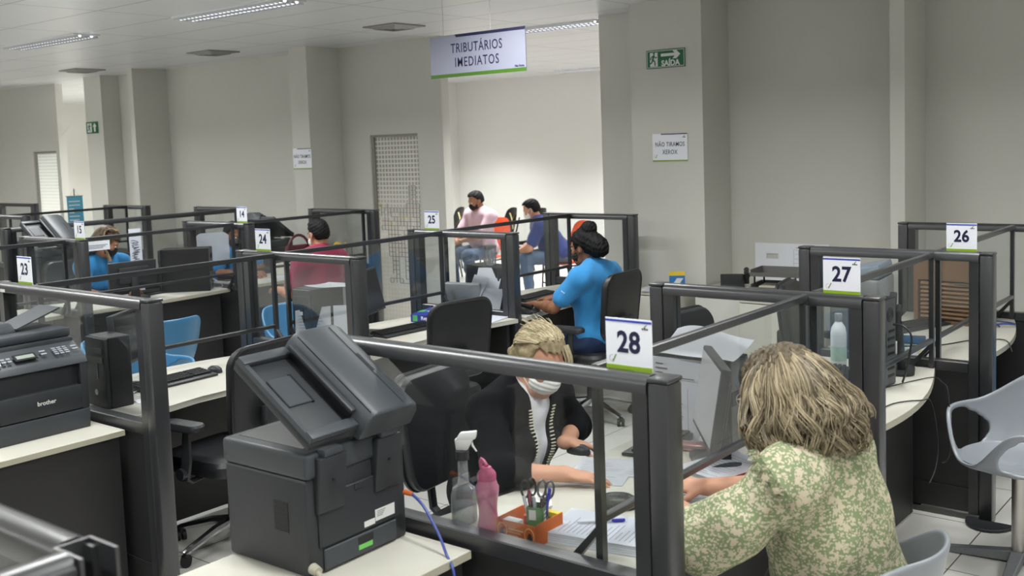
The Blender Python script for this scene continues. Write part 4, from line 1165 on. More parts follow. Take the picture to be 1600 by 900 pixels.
paper('document', T(-1.68, 3.24, ZD+.012, rz=-.3), .21, .29, 'crossed printed sheet lying over the others on the client side', 12, .010, group=G, seed=6, col='print')
t = thing('folder', 'thin red folder lying under the printed sheets', 'folder', T(-1.52, 3.22, ZD-.0005, rz=.75), None)
MB().box(-.12, .12, -.16, .16, 0, .004, bev=.001, seg=1).build('cover', mat('red_folder', '#b3242c', .4, var=.04), t)
tag(MB().box(-.02, .02, -.035, .035, 0, .022, bev=.006).build('stapler', M['black2'], None, T(-1.44, 3.30, ZD+.004, rz=.5)), 'small black stapler at the end of the red folder', 'stapler')
t = thing('pencil_case', 'shiny rose coloured case under the papers beside the pale screen', 'case', T(-1.93, 3.38, ZD, rz=.25))
MB().box(-.085, .085, -.03, .03, 0, .030, bev=.010, seg=3).build('shell', mat('rose_metal', '#9c7470', .25, metal=.5, var=.05), t)
MB().box(-.087, .087, -.031, .031, .0135, .0165, bev=.001, seg=1).build('seam', M['ink'], t)
# papers hung over the tower at counter 28
t = thing('paper_sheet', 'large white sheet curled over the top of the paper covered tower', 'paper', T(-1.955, 3.60, ZD+.327))
def f(u, v):
    x = (u-.5)*.34; y = (v-.5)*.18
    z = .004+.085*max(0, v)**1.4*(.8+.2*math.sin(u*5)) - .02*max(0, abs(u-.5)*2-.75)
    return (x, y-.02*math.sin(u*3), z)
MB().sheet(f, 20, 12, th=-.0008).build('sheet', M['paper'], t, smooth=60)
for (zz, hh, lab, sd) in ((.235, .155, 'printed sheet taped on the front of the covered tower, upper one', 1), (.105, .21, 'sheet with blue handwriting taped on the front of the covered tower', 2)):
    t = thing('taped_sheet', lab, 'paper', T(-2.0, 3.515-.003*sd, ZD+zz, rz=-.03) @ FRONT, None)
    def f(u, v): return ((u-.5)*.30, (v-.5)*hh, .004*math.sin(u*5+sd)*v)
    MB().sheet(f, 10, 8, th=-.0007).build('sheet', M['paper'], t, smooth=60)
    b = MB()
    if sd == 1:
        for k in range(4): b.box(-.125, -.09+.02*(k % 2), .05-k*.018, .053-k*.018, .006, .0065)
        b.box(-.04, .05, .0, .003, .006, .0065)
        b.build('print', M['ink'], t, smooth=0)
    else:
        for x in (-.10, -.07, .02, .09): b.box(x, x+.0012, -.095, .095, .006, .0065)
        b.box(-.05, .0, .03, .032, .006, .0065); b.box(-.05, .0, -.02, -.018, .006, .0065)
        b.build('print', M['print'], t, smooth=0)
        MB().tube(bez([(-.155, -.06, .007), (-.13, -.045, .007), (-.15, -.03, .007), (-.12, -.015, .007), (-.14, 0, .007), (-.11, .01, .007), (-.13, .03, .007), (-.10, .04, .007), (-.115, .055, .007)], 5), .0022, seg=4).build('handwriting', M['penblue'], t)
tag(MB().box(-.03, .03, -.018, .018, 0, .045, bev=.003, seg=1).build('paper_block', M['paper'], None, T(-1.86, 3.44, ZD, rz=.2)), 'small white block of note paper under the pale screen', 'paper')
tag(MB().box(-.06, .06, -.035, .035, 0, .006, bev=.003).build('mobile_phone', M['black'], None, T(-1.83, 3.56, ZD+.3265, rz=.5)), 'black phone with a paper on the corner of the covered tower', 'phone')
# ============================================================ counter 27
t = thing('alcohol_bottle', 'tall translucent white bottle seen through the glass under number 27', 'bottle', T(-1.975, 5.02, ZD))
MB().lathe([(0, 0), (.036, 0), (.039, .006), (.039, .165), (.034, .195), (.018, .222), (.015, .232), (0, .232)], 24).build('bottle', mat('frosted_white_plastic', '#d6dadd', .35, var=.02, sub=0), t)
MB().lathe([(0, .228), (.0185, .228), (.0185, .262), (.017, .266), (0, .266)], 18).build('cap', M['silver'], t)
MB().lathe([(.0392, .03), (.0394, .032), (.0394, .10), (.0392, .102)], 24, cap=False).build('label_band', mat('pale_green_label', '#a9c4b5', .5, var=.03), t)
M['cable'] = mat('black_cable', '#17181a', .5, var=0)
def cable(name, pts, r, lab, m='cable'):
    return tag(MB().tube(bez(pts, 10), r, seg=6).build(name, M[m], None), lab, 'cable', 'loose cables on counters 26 and 27')
z = ZD+.004
cable('loose_cable', [(-1.66, 4.56, z), (-1.58, 4.35, z), (-1.60, 4.10, z), (-1.52, 4.12, z), (-1.50, 4.40, z), (-1.42, 4.52, z), (-1.385, 4.56, .73), (-1.37, 4.60, .55), (-1.365, 4.55, .45), (-1.37, 4.48, .40)], .003, 'thin black cable looping over the edge of counter 27')
cable('loose_cable', [(-1.64, 4.62, z), (-1.56, 4.86, z), (-1.50, 4.98, z), (-1.44, 4.90, z), (-1.40, 4.85, .72), (-1.375, 4.80, .55), (-1.37, 4.76, .44), (-1.372, 4.66, .44)], .0025, 'thin dark cable hanging lowest from the curve of counter 27')
cable('video_cable', [(-1.60, 4.72, 1.03), (-1.55, 4.70, 1.03), (-1.515, 4.70, .99), (-1.52, 4.70, .92), (-1.545, 4.72, .82), (-1.58, 4.78, .755)], .005, 'black video cable dropping from the tower sockets on counter 27')
cable('loose_cable', [(-1.86, 5.62, z), (-1.70, 5.75, z), (-1.60, 5.95, z), (-1.48, 6.05, z), (-1.42, 6.0, z-.002), (-1.39, 5.96, .70)], .003, 'thin black cable lying across counter 26')
tag(MB().tube(bez([(-1.62, 6.45, z), (-1.55, 6.42, z+.02), (-1.50, 6.50, z+.01), (-1.56, 6.60, z), (-1.63, 6.52, z+.015), (-1.57, 6.44, z)], 10), .004, seg=6).build('cable_coil', M['bluecable'], None), 'coiled blue cable at the far end of counter 26', 'cable')
# ============================================================ counter 26
M['brown'] = mat('brown_wood', '#6f5138', .55, var=.2, scale=18)
t = thing('louvred_box', 'brown wooden box with louvre slats standing on counter 26', 'box', T(-1.845, 6.50, ZD, rz=-.12))
b = MB(); b.box(-.20, .20, -.10, .10, .0, .02).box(-.20, .20, -.10, .10, .40, .42).box(-.20, -.175, -.10, .10, .02, .40).box(.175, .20, -.10, .10, .02, .40).box(-.175, .175, .085, .10, .02, .40)
b.box(-.175, .175, -.10, -.085, .26, .40)
b.build('carcass', M['brown'], t, smooth=0)
b = MB()
for k in range(9): b.hexa([(-.16, -.098, .03+k*.025), (.16, -.098, .03+k*.025), (.16, -.08, .045+k*.025), (-.16, -.08, .045+k*.025), (-.16, -.102, .036+k*.025), (.16, -.102, .036+k*.025), (.16, -.084, .051+k*.025), (-.16, -.084, .051+k*.025)])
b.build('louvre_slats', mat('brown_slats', '#7d5c40', .5, var=.15, scale=18), t, smooth=0)
MB().box(.04, .13, -.104, -.1, .245, .252).build('metal_label', M['steel'], t, smooth=0)
paper('map_sheet', T(-1.80, 5.58, ZD, rz=.2), .20, .28, 'pale printed map sheet on counter 26 behind the tower', None, .003, seed=8)
b = MB(); rr = random.Random(9)
t = bpy.data.objects['map_sheet']
for k in range(7):
    x, y = (rr.random()-.5)*.15, (rr.random()-.5)*.22
    b.prism([(x+.02*math.cos(a)*(.6+rr.random()*.6), y+.02*math.sin(a)*(.6+rr.random()*.6)) for a in [i*PI/4 for i in range(8)]], .0045, .0050)
b.build('coloured_print', mat('map_yellow', '#c9c07c', .6, var=.1), t, smooth=0)
tag(MB().box(-.06, .06, -.10, .10, 0, .012, bev=.003).build('notebook', mat('dark_blue_cover', '#27425e', .5, var=.05), None, T(-1.86, 5.82, ZD, rz=.3)), 'dark blue notebook beside the map sheet on counter 26', 'notebook')
# grey topped printer on counter 26's inner end
t = thing('desktop_scanner', 'grey desktop scanner standing behind number plate 27', 'scanner', T(-2.02, 5.47, ZD, rz=.1))
MB().box(-.13, .13, -.16, .16, 0, .40, bev=.015).build('body', M['silver'], t)
MB().hexa([(-.13, -.16, .40), (.13, -.16, .40), (.13, .16, .40), (-.13, .16, .40), (-.11, -.14, .43), (.12, -.14, .48), (.12, .14, .48), (-.11, .14, .43)], bev=.012).build('lid', mat('blue_grey_plastic', '#6c7680', .35, var=.05), t)
# ============================================================ counter 23 / 24 / 25
paper('document', T(-4.73, 2.70, ZD, rz=.5), .17, .24, 'printed sheet lying before the keyboard behind number plate 23', 8, .010, group=G, seed=11, col='print')
tag(MB().box(-.03, .03, -.045, .045, 0, .018, bev=.005).build('card_reader', M['black2'], None, T(-4.42, 2.72, ZD, rz=.4)), 'small black card reader on the edge of counter 23', 'card reader')
tag(MB().box(-.04, .04, -.025, .025, 0, .002).build('paper_slip', M['paper'], None, T(-4.50, 2.70, ZD, rz=-.3)), 'white paper slip beside the card reader on counter 23', 'paper')
def box_report(Mx, lab, head):
    t = thing('paper_box', lab, 'box', Mx, 'blue boxes of copy paper')
    MB().box(-.105, .105, -.1485, .1485, 0, .052, bev=.002, seg=1).build('wrapper', M['reportblue'], t)
    MB().box(-.1055, -.06, -.05, .03, .0522, .0526).box(-.09, -.055, -.1489, -.1485, .006, .046).build('green_patch', M['reportgreen'], t, smooth=0)
    b = MB()
    text('lettering', head, .034, M['white'], t, T(.02, -.1489, .026) @ FRONT, bold=.0004)
    text('lettering', head, .05, M['white'], t, T(.03, -.02, .0524, rz=.0), bold=.0004)
    return t
M['reportblue'] = mat('report_blue', '#24348f', .35, var=.08, scale=14); M['reportgreen'] = mat('report_green', '#4fa86a', .4, var=.05)
box_report(T(-4.83, 5.12, ZD, rz=.30), 'nearer blue box of copy paper reading Report', 'Report')
box_report(T(-4.86, 5.30, ZD, rz=.45) @ T(.12, .10, 0), 'further blue box of copy paper beside the swivel chair', 'Report') if False else box_report(T(-4.70, 5.30, ZD, rz=-.85), 'further blue box of copy paper by the divider post', 'Report')
paper('document', T(-4.48, 5.25, ZD, rz=.2), .21, .297, 'flat white sheets at the divider end of counter 24', None, .002, group=G, seed=13, stack=.004)
t = thing('leaning_paper', 'handwritten sheet leaning on the tower behind divider 24', 'paper', T(-4.80, 4.03, ZD+.002, rz=.75, rx=-.25) @ FRONT)
MB().sheet(lambda u, v: ((u-.5)*.21, v*.22+.02*u, .01*math.sin(u*4)), 8, 8, th=-.0008).build('sheet', M['paper'], t, smooth=60)
b = MB()
for k in range(9): b.box(-.085, .06-.01*(k % 3), .04+k*.018, .042+k*.018, .012, .0125)
b.build('print', M['print'], t, smooth=0)
t = thing('leaning_paper', 'tall blank white sheet leaning beside the handwritten one', 'paper', T(-4.64, 4.08, ZD+.002, rz=.75, rx=-.12) @ FRONT)
MB().sheet(lambda u, v: ((u-.5)*.10+.03, v*.25, .006*math.sin(u*3)), 6, 8, th=-.0008).build('sheet', M['paper'], t, smooth=60)
paper('document', T(-4.80, 4.2, ZD+.3465, rz=.1), .26, .22, 'white sheet lying on the tower behind divider 24', None, .012, group=G, seed=15)
b = MB().box(-.02, .02, 0, .10, -.0006, .0006)
for (x, z, w_, h_, lab) in ((-4.82, .30, .05, .02, 'white sticker strip high on the tower behind divider 24'),):
    tag(MB().box(-w_/2, w_/2, -h_/2, h_/2, 0, .001).build('sticker', M['label'], None, T(-4.885, 4.02-.009, ZD+.20) @ FRONT @ T(0, 0, 0)), lab, 'sticker')
# monitor papers and counter 25
for i, (x, y, zz, w_, h_, rz, lab) in enumerate(((-4.71, 5.50, .02, .20, .30, .12, 'blank white sheet hanging on the tower under the lidded jar'), (-4.80, 5.475, .03, .17, .24, -.35, 'white sheet with blue notes hanging before counter 25 tower'), (-4.62, 5.49, -.0, .15, .19, .3, 'short white sheet tilted low by the divider post of counter 25'))):
    t = thing('hanging_paper', lab, 'paper', T(x, y-.02-.012*i, ZD+zz, rz=rz, rx=-.42-.06*i) @ FRONT)
    MB().sheet(lambda u, v: ((u-.5)*w_, v*h_, .012*math.sin(u*4+i)*v), 8, 8, th=-.0008).build('sheet', M['paper'], t, smooth=60)
    if i == 1:
        b = MB()
        for k in range(3): b.box(.0-.01*k, .05-.02*k, h_*.55-k*.02, h_*.55+.006-k*.02, .014, .0146)
        b.build('blue_note', M['penblue'], t, smooth=0)
t = thing('glass_jar', 'clear jar with a steel lid standing on the counter 25 tower', 'jar', T(-4.80, 5.70, ZD+.302))
MB().lathe([(0, 0), (.036, 0), (.038, .004), (.042, .11), (.042, .125), (0, .126)], 24).build('jar', M['pet'], t)
MB().lathe([(0, .122), (.046, .122), (.046, .142), (.04, .146), (0, .146)], 24).build('lid', M['steel'], t)
b = MB()
for k in range(5): b.cyl((.018*math.cos(k*1.3), .018*math.sin(k*1.3), .004), (.024*math.cos(k*1.3+.6), .024*math.sin(k*1.3+.6), .105), .0035, seg=6)
b.build('straws', mat('dark_straws', '#5b4040', .5, var=.2), t)
t = thing('desk_phone', 'black desk phone with a coiled cord near the divider post of counter 25', 'phone', T(-4.43, 5.60, ZD, rz=.2))
MB().hexa([(-.09, -.08, 0), (.09, -.08, 0), (.09, .08, 0), (-.09, .08, 0), (-.085, -.075, .055), (.085, -.075, .022), (.085, .075, .022), (-.085, .075, .055)], bev=.006).build('base', M['black'], t)
b = MB(); b.tube([(-.075, -.045, .066), (0, -.047, .062), (.085, -.045, .046)], [.020, .013, .020], seg=10); b.build('handset', M['black2'], t)
pts = [(.09+.05*k/80-.02*math.sin(k/80*PI), -.06-.03*k/80+.008*math.cos(k*.9), .02+.008*math.sin(k*.9)) for k in range(80)]
MB().tube(pts, .0022, seg=5).build('coiled_cord', mat('grey_cord', '#3a3a3c', .5, var=0), t)
b = MB()
for i in range(3):
    for j in range(4): b.box(-.01+j*.02, .003+j*.02, .0+i*.022, .013+i*.022, .032-j*.0035, .044-j*.0035)
b.build('keys', M['pengrey'], t, smooth=0)
t = thing('pen_cup', 'black cup with a blue pen beside the worker with a hair bun', 'cup', T(-4.455, 6.70, ZD))
MB().lathe([(0, 0), (.035, 0), (.038, .095), (.034, .095), (.032, .006), (0, .006)], 18).build('cup_wall', M['black2'], t)
pen(T(-4.45, 6.70, ZD+.01, ry=.16), 'blue pen standing in the black cup beside the hair bun', M['penblue'], .16)
paper('document', T(-4.72, 6.45, ZD, rz=1.2), .16, .2, 'greenish slip lying behind the typing hands on counter 25', None, .002, group=G, seed=17)
# ============================================================ wall side furniture
def cabinet(x0, x1, y0, y1, z1, label, handle=True):
    t = thing('storage_cabinet', label, 'cabinet', T((x0+x1)/2, (y0+y1)/2, 0), 'white cabinets along the back wall')
    w, l = (x1-x0)/2, (y1-y0)/2
    MB().box(-w+.004, w-.004, -l+.02, l, .04, z1-.03).build('carcass', M['cab'], t, smooth=0)
    MB().box(-w, w, -l, l, z1-.029, z1, bev=.002, seg=1).build('top', M['desk'], t)
    dr = MB().box(-w+.004, w-.004, -l+.001, -l+.019, .06, z1-.036, bev=.002, seg=1).build('door', M['cab'], t)
    MB().box(-w+.02, w-.02, -l+.04, l-.02, 0, .04).build('plinth', M['black'], t, smooth=0)
    if handle: MB().tube([(w-.05, -l+.001, z1-.30), (w-.05, -l-.025, z1-.28), (w-.05, -l-.03, z1-.20), (w-.05, -l-.025, z1-.12), (w-.05, -l+.001, z1-.10)], .005, seg=8).build('handle', M['steel'], dr)
cabinet(-4.345, -4.03, 6.84, 7.30, .735, 'white cabinet standing against the column, nearest the waiting room', False)
cabinet(-3.42, -2.955, 6.82, 7.28, .735, 'white cabinet with an arched steel handle below the letter trays')
t = thing('wall_ledge', 'white ledge along the wall carrying the black phone', 'shelf', T(-3.67, 7.40, 0))
MB().box(-.25, .25, -.36, .365, .706, .735, bev=.002, seg=1).build('board', M['desk'], t)
MB().box(-.24, .24, -.33, -.31, 0, .706).box(-.24, -.22, -.31, .36, 0, .706).build('support_board', M['wall'], t, smooth=0)
paper('paper_stack', T(-4.18, 6.98, .736, rz=.3), .21, .28, 'sheets on the cabinet nearest the waiting room', None, .01, group='papers along the wall', seed=20)
paper('paper_stack', T(-3.92, 7.10, .736, rz=.05), .20, .26, 'sheets lying before the column beside the blue tissue box', None, .006, group='papers along the wall', seed=21, stack=.015) if False else None
t = thing('tissue_box', 'blue and yellow patterned tissue carton on the cabinet by the column', 'box', T(-4.095, 7.12, .736, rz=.5))
MB().box(-.06, .06, -.05, .05, 0, .12, bev=.002, seg=1).build('carton', mat('blue_carton', '#3474b8', .45, var=.25, scale=20), t)
MB().box(-.061, .061, -.051, .051, .10, .1215).build('yellow_top', M['yellow'], t, smooth=0)
MB().prism([(-.05, .01), (.0, .01), (.05, .08), (.0, .08)], 0, .001, M=T(0, -.0515, 0) @ FRONT).box(-.03, .02, -.0525, -.051, .01, .04).build('pale_print', M['label'], t, smooth=0)
t = thing('desk_phone', 'black desk phone on the wall ledge, left of the letter trays', 'phone', T(-3.70, 7.28, .7355, rz=.5))
MB().hexa([(-.09, -.085, 0), (.09, -.085, 0), (.09, .085, 0), (-.09, .085, 0), (-.09, -.06, .035), (.09, -.06, .035), (.09, .085, .10), (-.09, .085, .10)], bev=.006).build('base', M['black'], t)
MB().tube([(.11, .07, .13), (.11, .0, .125), (.11, -.06, .10)], [.022, .016, .022], seg=10).box(.09, .13, .06, .09, .02, .13, bev=.005).build('handset', M['black2'], t)
t = thing('letter_tray', 'two tier grey letter trays on the white cabinet by the wall', 'tray', T(-3.20, 7.03, .7355, rz=.1))
for z in (.05, .155):
    b = MB(); b.box(-.17, .17, -.12, .12, z, z+.004).hexa([(-.17, -.12, z), (.17, -.12, z), (.17, -.115, z), (-.17, -.115, z), (-.185, -.135, z+.03), (.185, -.135, z+.03), (.185, -.13, z+.03), (-.185, -.13, z+.03)])
    b.box(-.175, -.17, -.12, .12, z, z+.05).box(.17, .175, -.12, .12, z, z+.05).box(-.17, .17, .115, .12, z, z+.05)
    b.build('tray', mat('grey_tray', '#6d6c6a', .4, var=.05) if z < .1 else bpy.data.materials['grey_tray'], t, smooth=0)
b = MB()
for x in (-.15, .15):
    for y in (-.10, .10): b.cyl((x, y, 0), (x, y, .16), .007, seg=8)
b.build('posts', M['black2'], t)
tag(MB().box(-.13, .13, -.09, .09, 0, .03, bev=.004).build('paper_bundle', mat('aged_paper', '#b7b0a0', .7, var=.1, scale=30), None, T(-3.20, 7.03, .7905, rz=.2)), 'aged paper bundle in the lower letter tray', 'paper')
tag(MB().box(-.05, .05, -.04, .04, 0, .07, bev=.004).build('small_box', M['cab'], None, T(-3.36, 6.91, .7355, rz=.1)), 'small pale box before the letter trays', 'box')
t = thing('wall_chart', 'large white wall chart with a grid and a hole behind the letter trays', 'chart', T(-3.43, 7.762, .87) @ FRONT)
b = MB()
b.box(-.31, -.21, -.20, .17, -.002, .001).box(-.21, -.11, -.20, .045, -.002, .001).box(-.21, -.11, .085, .17, -.002, .001).box(-.11, .31, -.20, .17, -.002, .001)
b.build('sheet', M['sign'], t, smooth=0)
b = MB()
for k in range(8): b.box(.02, .30, .12-k*.035, .1212-k*.035, .001, .0015)
for k in range(8): b.box(.02+k*.04, .0212+k*.04, -.13, .12, .001, .0015)
for k in range(6): b.box(-.29, -.13, -.03-k*.025, -.029-k*.025, .001, .0015)
b.box(.04, .26, .135, .14, .001, .0015)
b.build('grid_print', M['print'], t, smooth=0)
# ============================================================ far left counters
M['banner'] = mat('banner_blue', '#4f9ab5', .5, var=.06)
t = thing('banner', 'narrow blue banner hanging in front of the far doorway', 'banner', T(-12.03, 6.52, 1.02, rz=PI/2-.35) @ FRONT)
MB().box(-.09, .09, -.02, .44, -.001, .001).build('cloth', M['banner'], t, smooth=0)
b = MB()
rr = random.Random(2)
for k in range(9):
    b.box(-.07, -.07+.05+.08*rr.random(), .38-k*.045-.012, .38-k*.045, .001, .002)
b.build('white_print', M['label'], t, smooth=0)
MB().cyl((-.1, .44, 0), (.1, .44, 0), .005, seg=6).cyl((-.05, .44, 0), (0, .53, 0), .0015, seg=4).cyl((.05, .44, 0), (0, .53, 0), .0015, seg=4).build('rod', M['steel'], t)
MB().cyl((0, -1.0, -.012), (0, .53, -.012), .006, seg=8).prism([(-.08, -.10), (.08, -.10), (.08, .08), (-.08, .08)], -1.02, -1.0, M=Matrix.Rotation(PI/2, 4, 'X')).build('stand_pole', M['black2'], t) if False else MB().cyl((0, -1.01, -.012), (0, .53, -.012), .006, seg=8).cyl((0, -1.02, -.012), (0, -1.005, -.012), .09, seg=20).build('stand_pole', M['black2'], t)
t = thing('card_stand', 'white printed card standing on the dark stand behind counter 15', 'card', T(-8.02, 4.86, ZD, rz=PI/2-.3, rx=-.05) @ FRONT)
MB().sheet(lambda u, v: ((u-.5)*.10, v*.56, .03*(u-.5)**2*20*.1), 6, 6, th=-.001).build('sheet', M['sign'], t, smooth=60)
b = MB()
rr = random.Random(6)
for k in range(16): b.tube([( -.03+.06*rr.random()+.012*math.cos(a), .15+.3*rr.random()*0+.02*k+.012*math.sin(a), .006) for a in [q*PI/4 for q in range(8)]], .002, seg=4, closed=True)
b.build('drawn_print', M['ink'], t)
MB().box(-.06, .06, -.001, .03, -.03, .03, bev=.004).build('base_block', M['cab'], t)
t = thing('white_cover', 'white cloth cover on the backrest near plate 14', 'cloth', T(-8.30, 5.80, .88, rz=PI/2-.35) @ FRONT)
MB().sheet(lambda u, v: ((u-.5)*.32, v*.30-(.03*max(0, abs(u-.5)*2-.7)*4*v), .03+.05*math.cos((u-.5)*2.6)+.006*math.sin(v*9+u*4)), 16, 12, th=.003).build('cloth', M['paper'], t, smooth=60)
paper('document', T(-8.0, 4.55, ZD, rz=.3), .21, .30, 'printed leaflets lying on counter 15 beside the notice', 6, .02, group=G, seed=23, col='print')
paper('document', T(-7.68, 6.15, ZD, rz=.2), .21, .30, 'form lying on the counter before the magenta shirt', 8, .008, group=G, seed=24, col='print')
paper('document', T(-7.62, 4.72, ZD, rz=.9), .12, .2, 'small white sheet at the end of counter 15 under its keyboard', None, .003, group=G, seed=25)
cc_ = cable('loose_cable', [(-7.62, 5.32, ZD+.1), (-7.56, 5.36, ZD+.06), (-7.60, 5.40, ZD+.02), (-7.66, 5.36, ZD+.01), (-7.60, 5.28, ZD+.008)], .004, 'pale tangled cable behind the tower on counter 15', 'pengrey')
cc_['group'] = 'loose cables on counter 15'

# maroon bag, basket and carton behind the magenta shirt
M['maroon'] = mat('maroon_leather', '#5a1f27', .45, var=.12, scale=20)
t = thing('handbag', 'maroon handbag with an arched handle behind the magenta shirt', 'bag', T(-8.12, 6.70, ZD, rz=PI/2-.2))
MB().hexa([(-.17, -.06, 0), (.17, -.06, 0), (.17, .06, 0), (-.17, .06, 0), (-.14, -.035, .24), (.14, -.035, .24), (.14, .035, .24), (-.14, .035, .24)], bev=.02, seg=3).build('body', M['maroon'], t)
MB().tube([(-.12*math.cos(a)-.03, -.05, .17+.17*math.sin(a)) for a in [PI*k/12 for k in range(13)]], .014, seg=8).build('handle', M['maroon'], t)
tag(MB().box(-.10, .10, -.08, .08, 0, .10, bev=.003, seg=1).build('carton', M['cab'], None, T(-7.92, 6.36, ZD, rz=.3)), 'white carton on the counter before the maroon handbag', 'box')
t = thing('wire_basket', 'small black wire basket with yellow ties beyond the magenta shirt', 'basket', T(-7.70, 6.86, ZD, rz=.2))
b = MB()
for z in (.02, .13, .23): b.tube([(.09*sx, .07*sy, z) for sx, sy in ((-1, -1), (1, -1), (1, 1), (-1, 1))], .004, seg=5, closed=True)
for sx in (-1, -.33, .33, 1):
    for sy in (-1, 1): b.cyl((.09*sx, .07*sy, .0), (.09*sx, .07*sy, .235), .003, seg=5)
b.build('wire_frame', M['black2'], t)
MB().tube([(.06*math.cos(a), .05*math.sin(a), .24+.015*math.sin(3*a)) for a in [2*PI*k/16 for k in range(16)]], .010, seg=6, closed=True).build('yellow_ties', M['yellow'], t)
# ============================================================ waiting room seats
M['seatorange'] = mat('orange_shell_plastic', '#d9663a', .4, var=.05)
M['tape'] = mat('yellow_tape', '#a3935a', .5, var=.08)
def waiting(col, taped):
    t = thing('waiting_chair', 'x', 'chair', None, 'waiting room chairs')
    # faces +X
    b = MB()
    b.sheet(lambda u, v: (.22-.44*u, (v-.5)*.46, .44+.03*(2*v-1)**2+(.05*(u-.75)**2*16*.25 if u > .75 else 0)-.02*math.sin(u*PI)), 12, 10, th=-.012)
    b.build('seat', M[col], t, smooth=60)
    b = MB()
    def bk(u, v):
        y = (v-.5)*.46; k = u
        wy = y*(1-.18*max(0, (k-.6)/.4)**2)
        return (-.235-.10*k+.06*(2*v-1)**2, wy, .52+.42*k-(.06*abs(2*v-1)**4*(k)))
    b.sheet(bk, 14, 14, th=-.012); b.build('backrest', M[col], t, smooth=60)
    b = MB()
    for sy in (-.18, .18):
        b.tube([(.20, sy, 0), (.17, sy, .41), (-.20, sy, .42), (-.245, sy, .54), (-.32, sy, .80)], .012, seg=6)
        b.tube([(-.22, sy, 0), (-.15, sy, .41)], .012, seg=6)
    b.cyl((.18, -.18, .2), (.18, .18, .2), .01, seg=6)
    b.build('steel_frame', M['black2'], t)
    if taped:
        b = MB()
        for s_ in (-1, 1):
            pts = []
            for k in range(9):
                q = k/8; v = .5+s_*(q-.5)*.5
                p = bk(.25+.55*q, v); pts.append((p[0]+.006, p[1], p[2]))
            b.tube(pts, .015, seg=6, flat=.2)
        b.build('tape_cross', M['tape'], t)
    return t
WB = waiting('black2', True); WO = waiting('seatorange', False)
def front(x, y): return R(-125)
wl = [(WB, -9.95, 10.95, 'black waiting chair with a tape cross, left beside the man in the pink shirt', 0), (WB, -10.95, 11.9, 'black waiting chair furthest back beside the opening jamb', 0), (WO, -8.72, 10.25, 'orange waiting chair the man in the pink shirt sits on', 0),
      (WB, -9.95, 11.95, 'black waiting chair with a tape cross between the two seated men', 0), (WO, -7.42, 10.15, 'orange waiting chair the man in the blue polo sits on', 0), (WB, -9.40, 11.95, 'black waiting chair with tape behind the blue polo', 0),
      (WO, -6.72, 10.0, 'orange waiting chair beside the blue polo, seen through the glass', 0), (WB, -6.45, 11.2, 'black waiting chair seen over the orange ones through the glass', 0), (WO, -5.95, 10.5, 'orange waiting chair at the edge of the opening', 0)]
seen = set()
for o, x, y, lab, a in wl:
    Mx = T(x, y, 0, rz=R(-95) if 'pink' in lab and o is WO else R(-118))
    if o.name not in seen: o.matrix_basis = Mx; o['label'] = lab; seen.add(o.name)
    else: dup(o, Mx, lab)
# ============================================================ people
def skin(name, c): return mat(name, c, .5, var=.06, scale=40, spec=.35, sub=.15, bump=.1, bscale=500)
def unit(v): v = np.array(v, float); return v/np.linalg.norm(v)
def frame(fwd, up=(0, 0, 1)):
    f = unit(fwd); l = unit(np.cross(up, f)); u = np.cross(f, l)
    return l, f, u                      # left, forward, up
def strandmat(name, dark, light, sxy=70, sz=7, rough=.45):
    m, nt, b = nodes(name)
    tc = N(nt, 'ShaderNodeTexCoord'); mp = N(nt, 'ShaderNodeMapping'); mp.inputs['Scale'].default_value = (sxy, sxy, sz)
    nt.links.new(tc.outputs['Object'], mp.inputs['Vector'])
    no = N(nt, 'ShaderNodeTexNoise'); no.inputs['Scale'].default_value = 1.0; no.inputs['Detail'].default_value = 4
    nt.links.new(mp.outputs[0], no.inputs['Vector'])
    at_ = N(nt, 'ShaderNodeAttribute'); at_.attribute_name = 'tint'
    ad = N(nt, 'ShaderNodeMath', operation='ADD'); ml = N(nt, 'ShaderNodeMath', operation='MULTIPLY'); ml.inputs[1].default_value = .5
    nt.links.new(no.outputs['Fac'], ml.inputs[0]); nt.links.new(ml.outputs[0], ad.inputs[0]); nt.links.new(at_.outputs['Fac'], ad.inputs[1])
    cr = N(nt, 'ShaderNodeValToRGB'); cr.color_ramp.elements[0].position = .15; cr.color_ramp.elements[1].position = .80
    cr.color_ramp.elements[0].color = srgb(dark); cr.color_ramp.elements[1].color = srgb(light)
    nt.links.new(ad.outputs[0], cr.inputs[0]); nt.links.new(cr.outputs[0], b.inputs['Base Color'])
    b.inputs['Roughness'].default_value = rough; b.inputs['Specular IOR Level'].default_value = .25
    bp = N(nt, 'ShaderNodeBump'); bp.inputs['Strength'].default_value = .5; bp.inputs['Distance'].default_value = .004
    nt.links.new(no.outputs['Fac'], bp.inputs['Height']); nt.links.new(bp.outputs[0], b.inputs['Normal'])
    return m
def fabric(name, c, var=.08, bump=.25):
    return mat(name, c, .85, var=var, scale=25, bump=bump, bscale=260, spec=.2, sheen=.15)
